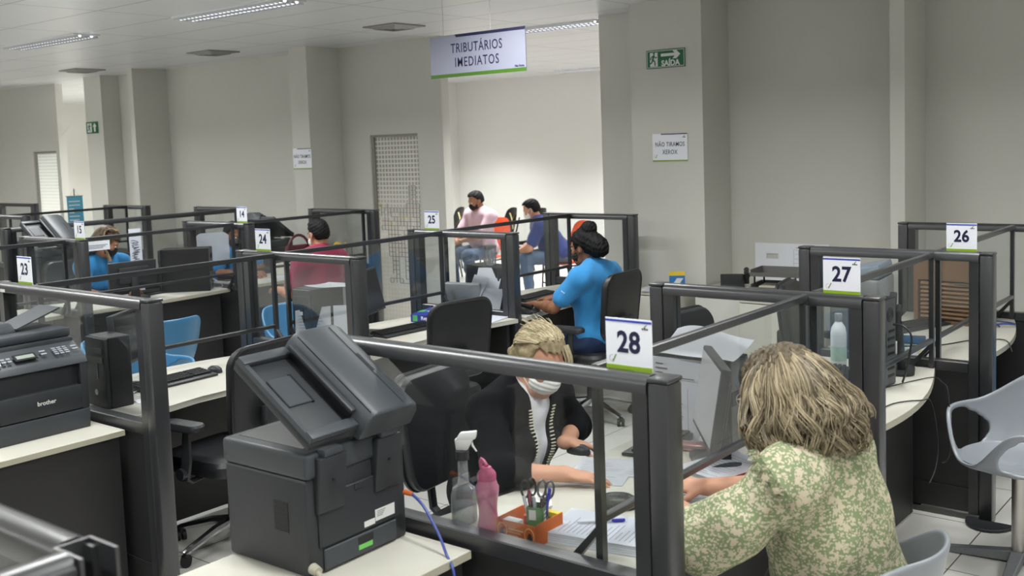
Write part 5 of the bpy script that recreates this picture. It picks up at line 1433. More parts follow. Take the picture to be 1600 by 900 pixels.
class Person:
    def __init__(s, label, root, h, skinm, group=None):
        s.o = np.array(root, float); s.h = h; s.m = skinm
        s.t = thing('person', label, 'person', T(*root), group)
    def joints(s, **k): s.__dict__.update(k); return s
    def setup(s, F, Fh, Uh=(0, 0, 1), hs=1.0, ts=1.0):
        s.ts = ts; s.hs = hs
        s.spU = unit(s.neck-s.pelvis); l, f, u = frame(F)
        s.F = unit(f-s.spU*np.dot(f, s.spU)); s.L = np.cross(s.spU, s.F)
        s.hl, s.hf, s.hu = frame(Fh, Uh)
        s.HM = np.column_stack([s.hl, s.hf, s.hu]); s.TM = np.column_stack([s.L, s.F, s.spU])
        pts = [s.head+.16, s.head-.16, s.pelvis+.24, s.pelvis-.24] + [p for p in (s.eL, s.eR, s.wL, s.wR, s.kL, s.kR, s.aL, s.aR)]
        pts = np.array(pts); s.lo = pts.min(0)-.22; s.hi = pts.max(0)+.22; s.lo[2] = max(s.lo[2], -.02)
        return s
    def hp(s, x, y, z): return s.head + s.hs*(s.hl*x+s.hf*y+s.hu*z)
    def tp(s, a, x, y): return a + s.ts*(s.L*x+s.F*y)
    def torso(s, S, g, belly=.0, bust=0.0, k=.05):
        P, Nk = s.pelvis, s.neck; ts = s.ts; d = Nk-P
        S.ell(P+d*.02, (.175*ts+g, .135*ts+g, .13*ts+g), s.TM, k)
        S.ell(P+d*.30+s.F*(.015+belly*.5), ((.150+belly*.4)*ts+g, (.115+belly)*ts+g, .16*ts+g), s.TM, k)
        S.ell(P+d*.62+s.F*.01, (.158*ts+g, .115*ts+g, .19*ts+g), s.TM, k)
        S.ell(P+d*.82, (.150*ts+g, .095*ts+g, .10*ts+g), s.TM, k)
        S.cone(s.sL, s.sR, .058*ts+g, .058*ts+g, k)
        S.cone(s.tp(Nk, .02, -.01), s.sL, .045*ts+g, .052*ts+g, k); S.cone(s.tp(Nk, -.02, -.01), s.sR, .045*ts+g, .052*ts+g, k)
        if bust:
            for q in (-1, 1): S.ell(s.tp(P+d*.60, q*.075, .085), (.072*ts+g*.7, bust+g*.7, .07*ts+g*.7), s.TM, .04)
    def arm(s, S, side, g, t1=1.0, upper=True, k=.03, w=1.0):
        sh, el, wr = (s.sL, s.eL, s.wL) if side > 0 else (s.sR, s.eR, s.wR)
        ts = s.ts*w
        if upper: S.cone(sh, el, .052*ts+g, .040*ts+g, k)
        if t1 > 0:
            e = el+(wr-el)*t1
            S.cone(el, el+(wr-el)*min(.3, t1), .040*ts+g, .039*ts+g, k)
            if t1 > .3: S.cone(el+(wr-el)*.3, e, .039*ts+g, (.039-.013*(t1-.3)/.7)*ts+g, k)
    def legs(s, S, g, foot=False, calf=True, k=.04):
        ts = s.ts
        for hp, kn, an, to in ((s.hipL, s.kL, s.aL, s.tL), (s.hipR, s.kR, s.aR, s.tR)):
            S.cone(hp, kn, .082*ts+g, .056*ts+g, k)
            if calf:
                S.cone(kn, kn+(an-kn)*.35, .055*ts+g, .052*ts+g, k); S.cone(kn+(an-kn)*.35, an, .052*ts+g, .034*ts+g, k)
            if foot:
                S.cone(an, to, .036+g, .028+g, .02); S.cone(an, an-unit(to-an)*.04-V(0, 0, .02), .032+g, .03+g, .02)
    def hand(s, S, wr, d, n, tsgn, curl=.35, spread=.12, sc=1.0, el=None):
        f = unit(d); n = unit(np.array(n)-f*np.dot(n, f)); t = unit(np.cross(n, f))*tsgn
        HM = np.column_stack([t, f, n])
        S.ell(wr+f*.045*sc, (.040*sc, .052*sc, .0155*sc), HM, .012)
        S.cone(wr-f*.01, wr+f*.03*sc, .024*sc, .020*sc, .015)
        L = (.074, .082, .076, .060); off = (.029, .010, -.010, -.028); r0 = (.0088, .0092, .0088, .0078)
        for i in range(4):
            p = wr+f*(.086-.006*abs(i-1))*sc+t*off[i]*sc
            S.cone(wr+f*.035*sc+t*off[i]*.6*sc, p, .011*sc, .0105*sc, .008)
            a = curl*(.7+.12*i); base = spread*(1.5-i)*.9
            for j, q in enumerate((.45, .31, .24)):
                dr = unit(f*math.cos(a)+n*math.sin(a)+t*math.sin(base)*.6)
                p2 = p+dr*L[i]*q*sc
                S.cone(p, p2, r0[i]*sc*(1-.08*j), r0[i]*sc*(.92-.08*j), .0035)
                p = p2; a += curl*(.8 if j == 0 else .6)
        p = wr+f*.018*sc+t*.026*sc
        for j, (q, rr) in enumerate(((.042, .0125), (.034, .0105), (.027, .0092))):
            dr = unit(f*(.62+.15*j)+t*(.62-.22*j)+n*(.28+.15*j))
            p2 = p+dr*q*sc; S.cone(p, p2, rr*sc, rr*.88*sc, .006); p = p2
    def headsdf(s, S):
        H = s.HM; hs = s.hs; hp = s.hp
        S.cone(s.neck-s.spU*.03, hp(0, -.02, -.06), .056*hs*s.nk, .050*hs*s.nk, .03)
        S.ell(hp(0, -.012, .035), (.074*hs, .094*hs, .084*hs), H, .02)
        S.ell(hp(0, .032, -.035), (.058*hs, .062*hs, .080*hs), H, .03)
        S.cone(hp(-.03, .055, -.085), hp(.03, .055, -.085), .026*hs, .026*hs, .03)
        S.ell(hp(0, .070, -.100), (.022*hs, .022*hs, .018*hs), H, .02)
        S.cone(hp(0, .088, .012), hp(0, .106, -.028), .008*hs, .0125*hs, .012)
        S.ell(hp(.012, .096, -.032), (.009*hs, .009*hs, .008*hs), H, .006); S.ell(hp(-.012, .096, -.032), (.009*hs, .009*hs, .008*hs), H, .006)
        S.ell(hp(0, .074, .028), (.056*hs, .018*hs, .012*hs), H, .015)
        for q in (-1, 1):
            S.cut(hp(q*.031, .094, .008), (.017*hs, .014*hs, .010*hs), H, .008)
            S.ell(hp(q*.040, .062, -.022), (.022*hs, .022*hs, .022*hs), H, .02)
            S.ell(hp(q*.076, -.008, -.008), (.009*hs, .020*hs, .032*hs), H, .008)
            S.cut(hp(q*.086, .0, -.006), (.006*hs, .010*hs, .018*hs), H, .004)
        S.cone(hp(-.018, .083, -.062), hp(.018, .083, -.062), .0075*hs, .0075*hs, .006)
        S.cone(hp(-.014, .081, -.073), hp(.014, .081, -.073), .008*hs, .008*hs, .006)
        S.cut(hp(0, .094, -.0675), (.022*hs, .010*hs, .002*hs), H, .003)
    nk = 1.0
    def body(s, hands, torso_g=-.008, feet=True, h=None, bustb=0):
        h = h or s.h
        S = Sdf(s.lo, s.hi, h)
        s.torso(S, torso_g); s.legs(S, -.008, foot=feet)
        s.arm(S, 1, -.002); s.arm(S, -1, -.002)
        for sd, wr, (d, n, curl) in ((1, s.wL, hands[0]), (-1, s.wR, hands[1])):
            s.hand(S, wr, d, n, sd, curl)
        s.headsdf(S)
        s.bodyo = S.mesh('body', s.m, s.t, s.o, 1)
        # eyes and brows
        b = MB()
        for q in (-1, 1):
            c = s.hp(q*.031, .079, .008)-s.o; b.ell((0, 0, 0), (.0125*s.hs,)*3, M=Matrix.Translation(c), seg=12, rings=8)
        b.build('eyes', M['eye'], s.bodyo if False else s.t)
        return s
    def cloth(s, name, m, fn, h=None, noise=.004, nf=26, smooth=1, seed=0, post=None):
        S = Sdf(s.lo, s.hi, h or s.h)
        fn(S)
        if noise:
            ph = seed*1.7
            def wv(v, X, Y, Z):
                w = np.sin(X*nf+Z*nf*.6+ph+2*np.sin(Y*nf*.5))*np.sin(Y*nf*.8-Z*nf*.9+ph*2)+.5*np.sin((X+Y)*nf*1.7-Z*nf*1.3+ph)
                return v+noise*w*(np.abs(v) < .08)
            S.warp(wv)
        if post: post(S)
        return S.mesh(name, m, s.t, s.o, smooth)
    def clipcloth(s, S, d):   # keep where d<0
        S.v = np.maximum(S.v, d).astype(np.float32)
    def grid(s, S): return np.meshgrid(*[S.lo[i]+S.h*np.arange(S.n[i], dtype=np.float32) for i in range(3)], indexing='ij')
    def mask(s, m, full=True):
        H, hs = s.HM, s.hs
        S = Sdf(s.head-.17*hs, s.head+.17*hs, .004)
        S.ell(s.hp(0, .040, -.050), (.068*hs, .068*hs, .066*hs), H, 0)
        S.ell(s.hp(0, .088, -.030), (.022*hs, .030*hs, .034*hs), H, .03)
        X, Y, Z = s.grid(S)
        ly = (X-s.head[0])*s.hf[0]+(Y-s.head[1])*s.hf[1]+(Z-s.head[2])*s.hf[2]
        lz = (X-s.head[0])*s.hu[0]+(Y-s.head[1])*s.hu[1]+(Z-s.head[2])*s.hu[2]
        S.v = np.maximum(S.v, .030*hs-ly+.25*np.abs(lz+.045*hs)); S.v = np.maximum(S.v, lz+.006*hs-.14*(ly-.03*hs))
        S.v = (S.v+.0016*np.sin(lz*330)*(np.abs(S.v) < .02)).astype(np.float32)
        o = S.mesh('face_mask', m, s.t, s.o, 1)
        b = MB()
        for q in (-1, 1):
            pts = [s.hp(q*.066, .052, -.020), s.hp(q*.078, .022, .0), s.hp(q*.086, -.018, .018), s.hp(q*.086, -.026, -.01), s.hp(q*.079, .0, -.04), s.hp(q*.062, .040, -.075)]
            b.tube(bez([tuple(p-s.o) for p in pts], 4), .0016, seg=5)
        b.build('ear_loops', m, o)
        return o
    def shorthair(s, m, fr=.045, back=-.06, bump=.0018):
        H, hs = s.HM, s.hs
        S = Sdf(s.head-.19*hs, s.head+.19*hs, .004)
        S.ell(s.hp(0, -.014, .042), (.081*hs, .103*hs, .088*hs), H, 0)
        S.ell(s.hp(0, -.055, .0), (.072*hs, .060*hs, .072*hs), H, .02)
        S.ell(s.hp(0, .020, .098), (.055*hs, .050*hs, .026*hs), H, .02)
        X, Y, Z = s.grid(S)
        lx = (X-s.head[0])*s.hl[0]+(Y-s.head[1])*s.hl[1]+(Z-s.head[2])*s.hl[2]
        ly = (X-s.head[0])*s.hf[0]+(Y-s.head[1])*s.hf[1]+(Z-s.head[2])*s.hf[2]
        lz = (X-s.head[0])*s.hu[0]+(Y-s.head[1])*s.hu[1]+(Z-s.head[2])*s.hu[2]
        # hairline: forehead, temples, above the ears, nape
        cutd = np.minimum(ly-.012*hs-.5*(lz-.03*hs), .092*hs-lz)           # front below the forehead line
        ears = np.minimum(np.minimum(ly+.03*hs, .012*hs-lz), np.abs(lx)-.05*hs)
        S.v = np.maximum(S.v, cutd); S.v = np.maximum(S.v, ears); S.v = np.maximum(S.v, back*hs-lz)
        S.v = (S.v+bump*(np.sin(lx*210+ly*90)*np.sin(ly*180+lz*70)+.6*np.sin(lz*240+lx*130))*(np.abs(S.v) < .03)).astype(np.float32)
        return S.mesh('hair', m, s.t, s.o, 0)
def shoes(p, m):
    S = Sdf(p.lo, p.hi, .007)
    for an, to in ((p.aL, p.tL), (p.aR, p.tR)):
        S.cone(an-V(0, 0, .02), to, .046, .038, .02); S.cone(an-V(0, 0, .02), an-unit(to-an)*.05-V(0, 0, .03), .044, .042, .02)
        S.cone(to, to+unit(to-an)*.03, .036, .03, .02)
    S.v = np.maximum(S.v, -(p.grid(S)[2]-.004)).astype(np.float32)
    return S.mesh('shoes', m, p.t, p.o, 1)
M['eye'] = mat('eye_white', '#cfc9c0', .2, var=0)
M['maskwhite'] = mat('white_mask', '#e2e2e0', .75, var=.03); M['maskblack'] = mat('black_mask', '#141517', .8, var=.08)
M['skinlight'] = skin('skin_light', '#c4937a'); M['skintan'] = skin('skin_tan', '#a8775a'); M['skinbrown'] = skin('skin_brown', '#8a5f47'); M['skinmid'] = skin('skin_mid', '#b5836a')
M['hairblack'] = strandmat('black_hair', '#0a0a0b', '#161617', 90, 40, .7); M['jeans'] = fabric('denim', '#4a5a72', .15); M['darktrousers'] = fabric('dark_trousers', '#1f2230')
M['shoeblack'] = mat('black_shoes', '#17181b', .5, var=.08)
def sit(pelvis, F, kn=.44, hz=.16, gap=.11, ank=.42, spread=.13, toe=.13, yaw=0.0):
    p = np.array(pelvis, float); l, f, u = frame(F)
    d = dict(hipL=p+l*.09-V(0, 0, .02), hipR=p-l*.09-V(0, 0, .02))
    d['kL'] = p+f*kn+l*(spread)-V(0, 0, .03); d['kR'] = p+f*kn-l*(spread)-V(0, 0, .03)
    for q in 'LR':
        k = d['k'+q]; a = k+f*(ank-kn); a[2] = .085; d['a'+q] = a; t = a+f*toe; t[2] = .035; d['t'+q] = t
    return d
def tubes_mesh(name, m, paths, r, parent, o, seg=5):
    b = MB()
    for pts in paths:
        n = len(pts); rs = [r*(1-.55*i/(n-1)) for i in range(n)]
        b.tube([tuple(np.array(p)-o) for p in pts], rs, seg=seg)
    ob = b.build(name, m, parent, smooth=60, recalc=False)
    rr_ = random.Random(len(paths)); vals = []
    for pts in paths: vals += [rr_.random()**1.3*.62]*(len(pts)*seg)
    a = ob.data.attributes.new('tint', 'FLOAT', 'POINT'); a.data.foreach_set('value', vals[:len(ob.data.vertices)])
    return ob
# ------------------------------------------------------------ blonde worker, counter 28
p = Person('blonde worker in a black cardigan and white mask reading a form at counter 28', (-2.58, 3.03, 0), .005, M['skinlight'])
p.joints(head=V(-2.355, 3.06, 1.095), neck=V(-2.44, 3.05, .975), pelvis=V(-2.60, 3.03, .56), sL=V(-2.42, 3.215, .925), sR=V(-2.46, 2.875, .925),
         eR=V(-2.24, 2.665, .790), wR=V(-2.055, 2.795, .785), eL=V(-2.40, 3.34, .775), wL=V(-2.285, 3.11, .780), **sit((-2.60, 3.03, .55), (1, .05, 0), kn=.40, ank=.38))
p.nk = .95
p.setup((1, .02, 0), (.88, -.12, -.46), hs=1.0, ts=1.02)
p.body([((.25, .55, -.15), (0, 0, -1), .25), ((.80, .55, -.16), (0, 0, -1), .22)])
p.mask(M['maskwhite'])
bl = p.cloth('blouse', fabric('white_blouse', '#d9dbe0', .03), lambda S: p.torso(S, .004, belly=.03, bust=.085), noise=.003, nf=40, seed=1)
CW = lambda u: .036+.022*np.clip((u-.72)/.28, 0, 1)+.03*np.clip((.35-u)/.35, 0, 1)
def cardi(S):
    p.torso(S, .016, belly=.03, bust=.085)
    for sd in (1, -1): p.arm(S, sd, .018, .30, k=.03)
def cpost(S):
    X, Y, Z = p.grid(S); q = [X-p.pelvis[0], Y-p.pelvis[1], Z-p.pelvis[2]]
    l = q[0]*p.L[0]+q[1]*p.L[1]+q[2]*p.L[2]; f = q[0]*p.F[0]+q[1]*p.F[1]+q[2]*p.F[2]
    u = (q[0]*p.spU[0]+q[1]*p.spU[1]+q[2]*p.spU[2])/np.linalg.norm(p.neck-p.pelvis)
    d = np.maximum(np.abs(l)-CW(u), -(f-.02)); S.v = np.maximum(S.v, -d)
    S.v = S.v.astype(np.float32); S.cut(p.neck+p.spU*.03+p.F*.03, (.066, .075, .09), p.TM, .01)
ca = p.cloth('cardigan', mat('black_knit', '#0e0f12', .9, var=.15, scale=25, bump=.4, bscale=260, spec=.15), cardi, noise=.004, nf=24, seed=2, post=cpost)
bv = BVHTree.FromPolygons([v.co[:] for v in ca.data.vertices], [q.vertices[:] for q in ca.data.polygons])
b = MB(); D = np.linalg.norm(p.neck-p.pelvis)
for sg in (-1, 1):
    for k in range(34):
        u = .12+.84*k/33
        c = p.pelvis+p.spU*u*D+p.L*sg*(float(CW(u))+.013)-p.o
        h = bv.ray_cast(Vector(c+p.F*.4), Vector(-p.F), .40)
        if h[0] is None: continue
        q = h[0]; fx = h[1].normalized(); fx = fx if fx.dot(Vector(p.F)) > 0 else -fx; lx = Vector(p.L); lx = (lx-fx*lx.dot(fx)).normalized(); ux = lx.cross(fx)
        Mq = Matrix((lx, fx, ux)).transposed().to_4x4(); Mq.translation = q
        b.box(-.010, .010, -.002, .005, -.0024, .0024, bev=.001, seg=1, M=Mq)
b.build('stitched_trim', mat('cream_thread', '#d6d1bd', .7, var=.05), ca)
p.cloth('trousers', M['darktrousers'], lambda S: (S.ell(p.pelvis, (.18, .14, .12), p.TM, .03), p.legs(S, .012)), noise=.004, seed=3, h=.008)
shoes(p, M['shoeblack'])
# hair: pulled back to a low knot
HB = strandmat('blonde_hair', '#7f7154', '#d0c4a4', 60, 60)
S = Sdf(p.head-.2, p.head+.2, .004); H = p.HM
S.ell(p.hp(0, -.014, .044), (.084, .103, .092), H, 0); S.ell(p.hp(.0, -.02, .095), (.06, .07, .045), H, .03)
S.ell(p.hp(.0, -.085, -.03), (.055, .045, .055), H, .03); S.ell(p.hp(0, -.120, -.045), (.032, .034, .030), H, .012)
X, Y, Z = p.grid(S)
loc = lambda a: (X-p.head[0])*a[0]+(Y-p.head[1])*a[1]+(Z-p.head[2])*a[2]
lx, ly, lz = loc(p.hl), loc(p.hf), loc(p.hu)
S.v = np.maximum(S.v, np.minimum(ly-.018, .085-lz)); S.v = np.maximum(S.v, np.minimum(np.minimum(ly+.030, -.005-lz), np.abs(lx)-.05))
S.v = (S.v+.003*np.sin(lx*260+lz*60)*(np.abs(S.v) < .02)).astype(np.float32)
ho = S.mesh('hair', HB, p.t, p.o, 0)
rr = random.Random(1); paths = []
er = np.array((.088, .109, .098)); cen = V(0, -.012, .042)
for i in range(1100):
    sx = rr.uniform(-1, 1); d0 = unit((sx*.80, .34+.16*rr.random()-.25*abs(sx), .62+.45*(1-abs(sx))*rr.random()))
    d1 = unit((rr.uniform(-.18, .18), -.96, -.55+rr.uniform(-.2, .2)))
    om = math.acos(max(-1, min(1, float(d0@d1)))); pts = []
    lift = 1+.03*rr.random(); ph = rr.random()*6
    for k in range(11):
        t = k/10; d = (math.sin((1-t)*om)*d0+math.sin(t*om)*d1)/math.sin(om)
        q = cen+d*er*(lift+.05*math.sin(t*PI)*rr.random()) + V(.004*math.sin(t*7+ph), 0, .003*math.cos(t*5+ph))
        pts.append(p.hp(*q))
    paths.append(pts)
for i in range(110):       # loose flyaways on the crown and the front lock
    d0 = unit((rr.uniform(-.7, .7), rr.uniform(-.5, .6), .9)); q0 = cen+d0*er; pts = []
    dv = V(rr.uniform(-.03, .03), -.02+rr.uniform(-.03, .03), rr.uniform(.005, .03))
    for k in range(6): t = k/5; pts.append(p.hp(*(q0+dv*t+V(0, -.03*t*t, -.02*t*t))))
    paths.append(pts)
for i in range(40):
    x0 = rr.uniform(.01, .05); pts = []
    for k in range(8): t = k/7; pts.append(p.hp(x0+.045*t, .060+.035*math.sin(t*PI), .105-.13*t))
    paths.append(pts)
tubes_mesh('hair_strands', HB, paths, .0016, ho, p.o)
b = MB()
for sd, wr in ((-1, p.wR),):
    c = wr+unit((.80, .55, -.16))*.115
    b.tube([tuple(c-p.o+V(.0, 0, .012)*math.cos(a)+unit((-.55, .8, 0))*.012*math.sin(a)) for a in [2*PI*k/14 for k in range(14)]], .0018, seg=5, closed=True)
b.build('finger_ring', M['steel'], p.t)
# ------------------------------------------------------------ client in floral blouse
def floral():
    m, nt, b = nodes('floral_cotton')
    tc = N(nt, 'ShaderNodeTexCoord'); no = N(nt, 'ShaderNodeTexNoise'); no.inputs['Scale'].default_value = 38; no.inputs['Detail'].default_value = 3
    nt.links.new(tc.outputs['Object'], no.inputs['Vector'])
    mxv = N(nt, 'ShaderNodeMix', data_type='VECTOR'); mxv.inputs['Factor'].default_value = .007
    nt.links.new(tc.outputs['Object'], mxv.inputs['A']); nt.links.new(no.outputs['Color'], mxv.inputs['B'])
    def blobs(scale, th):
        v = N(nt, 'ShaderNodeTexVoronoi'); v.inputs['Scale'].default_value = scale; v.inputs['Randomness'].default_value = .95
        nt.links.new(mxv.outputs['Result'], v.inputs['Vector'])
        c = N(nt, 'ShaderNodeMapRange'); c.inputs['From Min'].default_value = th-.04; c.inputs['From Max'].default_value = th+.04; c.inputs['To Min'].default_value = 1; c.inputs['To Max'].default_value = 0
        nt.links.new(v.outputs['Distance'], c.inputs['Value']); return c
    def flowers(scale, r0, r1, k):
        sc = N(nt, 'ShaderNodeVectorMath', operation='SCALE'); sc.inputs['Scale'].default_value = scale; nt.links.new(mxv.outputs['Result'], sc.inputs[0])
        v = N(nt, 'ShaderNodeTexVoronoi'); v.inputs['Scale'].default_value = 1; v.inputs['Randomness'].default_value = .8; nt.links.new(sc.outputs[0], v.inputs['Vector'])
        df = N(nt, 'ShaderNodeVectorMath', operation='SUBTRACT'); nt.links.new(sc.outputs[0], df.inputs[0]); nt.links.new(v.outputs['Position'], df.inputs[1])
        sp = N(nt, 'ShaderNodeSeparateXYZ'); nt.links.new(df.outputs[0], sp.inputs[0])
        ax = N(nt, 'ShaderNodeMath', operation='ADD'); nt.links.new(sp.outputs[0], ax.inputs[0]); nt.links.new(sp.outputs[1], ax.inputs[1])
        an = N(nt, 'ShaderNodeMath', operation='ARCTAN2'); nt.links.new(sp.outputs[2], an.inputs[0]); nt.links.new(ax.outputs[0], an.inputs[1])
        mk = N(nt, 'ShaderNodeMath', operation='MULTIPLY'); mk.inputs[1].default_value = k; nt.links.new(an.outputs[0], mk.inputs[0])
        cs = N(nt, 'ShaderNodeMath', operation='COSINE'); nt.links.new(mk.outputs[0], cs.inputs[0])
        th = N(nt, 'ShaderNodeMath', operation='MULTIPLY_ADD'); th.inputs[1].default_value = r1; th.inputs[2].default_value = r0; nt.links.new(cs.outputs[0], th.inputs[0])
        lt = N(nt, 'ShaderNodeMath', operation='LESS_THAN'); nt.links.new(v.outputs['Distance'], lt.inputs[0]); nt.links.new(th.outputs[0], lt.inputs[1]); return lt
    a, d, e = flowers(36, .36, .085, 5), blobs(120, .36), flowers(66, .30, .11, 2)
    _unused = (78, .43), blobs(150, .42), blobs(56, .28)
    mm = N(nt, 'ShaderNodeMath', operation='MAXIMUM'); nt.links.new(a.outputs[0], mm.inputs[0]); nt.links.new(d.outputs[0], mm.inputs[1])
    m3 = N(nt, 'ShaderNodeMath', operation='MAXIMUM'); nt.links.new(mm.outputs[0], m3.inputs[0]); nt.links.new(e.outputs[0], m3.inputs[1])
    mc = N(nt, 'ShaderNodeMix', data_type='RGBA'); mc.inputs['A'].default_value = srgb('#7d8a67'); mc.inputs['B'].default_value = srgb('#bfb49d')
    nt.links.new(m3.outputs[0], mc.inputs['Factor']); nt.links.new(mc.outputs['Result'], b.inputs['Base Color'])
    b.inputs['Roughness'].default_value = .85; b.inputs['Specular IOR Level'].default_value = .2
    return m
FL = floral()
p = Person('client with wavy dark blonde hair in a green floral blouse, seen from behind', (-1.0, 2.86, 0), .006, M['skinlight'])
p.joints(head=V(-1.262, 2.765, 1.165), neck=V(-1.185, 2.78, 1.035), pelvis=V(-1.09, 2.85, .55), sL=V(-1.165, 2.575, .975), sR=V(-1.175, 2.985, .965),
         eL=V(-1.355, 2.455, .795), wL=V(-1.545, 2.70, .785), eR=V(-1.36, 3.02, .80), wR=V(-1.585, 2.905, .795), **sit((-1.09, 2.85, .55), (-1, -.1, 0), kn=.22, ank=.14))
p.setup((-1, -.08, 0), (-.92, .10, -.25), hs=1.03, ts=1.12)
p.body([((-.75, .62, .02), (.2, -.5, -.9), .55), ((-.9, -.25, .0), (0, .3, -1), .5)])
p.mask(M['maskwhite'])
def flor(S):
    p.torso(S, .022, belly=.02, k=.06)
    S.ell(p.pelvis+V(.02, 0, -.02), (.205, .165, .12), p.TM, .06)
    S.ell(p.pelvis+(p.neck-p.pelvis)*.45-p.F*.03, (.195, .13, .22), p.TM, .06)
    S.cone(p.sL, p.sL+(p.eL-p.sL)*.6, .076, .088, .03); S.cone(p.sL+(p.eL-p.sL)*.6, p.eL+(p.wL-p.eL)*.12, .090, .096, .03); S.cone(p.eL+(p.wL-p.eL)*.12, p.eL+(p.wL-p.eL)*.40, .080, .056, .02)
    S.cone(p.sR, p.eR, .074, .078, .03); S.cone(p.eR, p.eR+(p.wR-p.eR)*.30, .076, .055, .02)
def fpost(S):
    X, Y, Z = p.grid(S)
    # gathered seams: yoke, sleeve heads, waist
    u = ((X-p.pelvis[0])*p.spU[0]+(Y-p.pelvis[1])*p.spU[1]+(Z-p.pelvis[2])*p.spU[2])
    l = ((X-p.pelvis[0])*p.L[0]+(Y-p.pelvis[1])*p.L[1])
    g = .0035*np.sin(l*150)*np.exp(-((u-.44)/.06)**2)+.0045*np.sin(l*130+Y*40)*np.exp(-((u-.02)/.07)**2)
    g += .009*np.exp(-((u-.035)/.010)**2)
    g += .006*np.exp(-((np.abs(l)-.19)/.010)**2)*(u > .28)
    S.v = (S.v+g*(np.abs(S.v) < .04)).astype(np.float32)
    S.v = np.maximum(S.v, (.43-Z)*.7)
fo = p.cloth('floral_blouse', FL, flor, noise=.0065, nf=17, seed=4, post=fpost, h=.006)
# ruffle at the neck and the shoulder seams
b = MB()
def nr(u, v):
    a = u*2*PI; r = .068+.012*v
    q = p.neck-p.o-p.spU*.005+(p.L*math.cos(a)+p.F*math.sin(a)*1.0)*r*(1+.05*math.sin(a*17)*v)+p.spU*.028*v
    return tuple(q)
b.sheet(nr, 80, 4, th=.003)
bvf = BVHTree.FromPolygons([v.co[:] for v in fo.data.vertices], [q.vertices[:] for q in fo.data.polygons])
for sg in (-1, 1):
    c0, e0 = (p.sL, p.eL) if sg > 0 else (p.sR, p.eR)
    ax = unit(e0-c0); l1 = unit(np.cross(ax, V(0, 0, 1))); l2 = np.cross(l1, ax); base = c0-p.o-ax*.005; col = []
    for k in range(61):
        a = -1.9+3.8*k/60; d = l2*math.cos(a)+l1*math.sin(a)
        if d[2] < -9: continue
        h = bvf.ray_cast(Vector(base+d*.3), Vector(-d), .32)
        q = np.array(h[0]) if h[0] is not None else base+d*.075
        wv = math.sin(k*1.3); col.append([tuple(q-d*.006+ax*.004), tuple(q+d*.010+ax*(.008+.003*wv)), tuple(q+d*(.020+.004*wv)+ax*(.016+.008*wv)), tuple(q+d*(.024+.004*wv)+ax*(.028+.010*wv))])
    b.sheet(lambda u, v: col[min(60, int(round(u*60)))][min(3, int(round(v*3)))], 60, 3, th=.003)
b.build('ruffles', FL, fo)
p.cloth('trousers', fabric('brown_trousers', '#3a3230'), lambda S: p.legs(S, .012), noise=.004, seed=5, h=.008)
shoes(p, M['shoeblack'])
HG = strandmat('dark_blonde_hair', '#3a3127', '#ab9d80', 75, 16)
def gprof(t):              # crown to tips
    z = .135-.005*math.cos(t*3)-.33*t**1.05
    r = .020+.110*math.sin(min(1, t/.42)*PI/2)**.8 + .030*math.sin(max(0, (t-.42)/.58)*PI) -.012*max(0, t-.8)/.2
    return r, z
S = Sdf(p.head-.28, p.head+.24, .005); H = p.HM
S.ell(p.hp(0, -.020, .045), (.100, .116, .098), H, 0)
S.ell(p.hp(0, -.055, -.06), (.122, .092, .13), H, .05); S.ell(p.hp(.07, -.02, -.07), (.06, .075, .10), H, .04); S.ell(p.hp(-.07, -.02, -.07), (.06, .075, .10), H, .04)
X, Y, Z = p.grid(S); lx, ly, lz = loc_ = [(X-p.head[0])*a[0]+(Y-p.head[1])*a[1]+(Z-p.head[2])*a[2] for a in (p.hl, p.hf, p.hu)]
S.v = np.maximum(S.v, np.minimum(ly-.045, .075-lz))
an = np.arctan2(lx, ly)
S.v = (S.v+(.006*np.sin(an*16+5*np.sin(lz*28))+.004*np.sin(an*37+lz*40))*(np.abs(S.v) < .04)).astype(np.float32)
ho = S.mesh('hair', HG, p.t, p.o, 0)
rr = random.Random(4); paths = []
locks = []
for i in range(120):
    a = rr.uniform(-PI, PI)
    if abs(a) < .62: a = math.copysign(.62+.5*rr.random(), a)
    locks.append((a, rr.uniform(.66, 1.0)*(1 if abs(a) > 1.1 else .88), rr.random()*6.3, .012+.018*rr.random(), rr.uniform(-.010, .016), rr.uniform(9, 16)))
for i in range(2400):
    a, lenk, ph, amp, off, fq = locks[i % 120]
    a += rr.gauss(0, .055); off += rr.gauss(0, .004); lenk *= rr.uniform(.93, 1.0); ph += rr.gauss(0, .25); pts = []
    part = .035*math.copysign(1, math.sin(a))
    for k in range(16):
        t = k/15*lenk; r, z = gprof(t); r += off*min(1, t*3)+amp*.8*math.sin(t*fq+ph)*min(1, t*1.6)
        aa = a+.16*math.sin(t*fq*.8+ph*1.7)*t+.16*t*math.sin(ph)
        x = r*math.sin(aa)*.98; y = r*math.cos(aa)*1.02-.028-.02*t
        if y > .05 and z < .06: y = .05
        pts.append(p.hp(x, y, z+.004*math.sin(ph*3)))
    if lenk > .85:
        q = pts[-1]; pts.append(q+p.hs*(-p.hl*math.sin(a)*.0+(p.hl*math.sin(a)+p.hf*math.cos(a))*.012*math.sin(ph)+p.hu*.006))
    paths.append(pts)
tubes_mesh('hair_strands', HG, paths, .0020, ho, p.o)
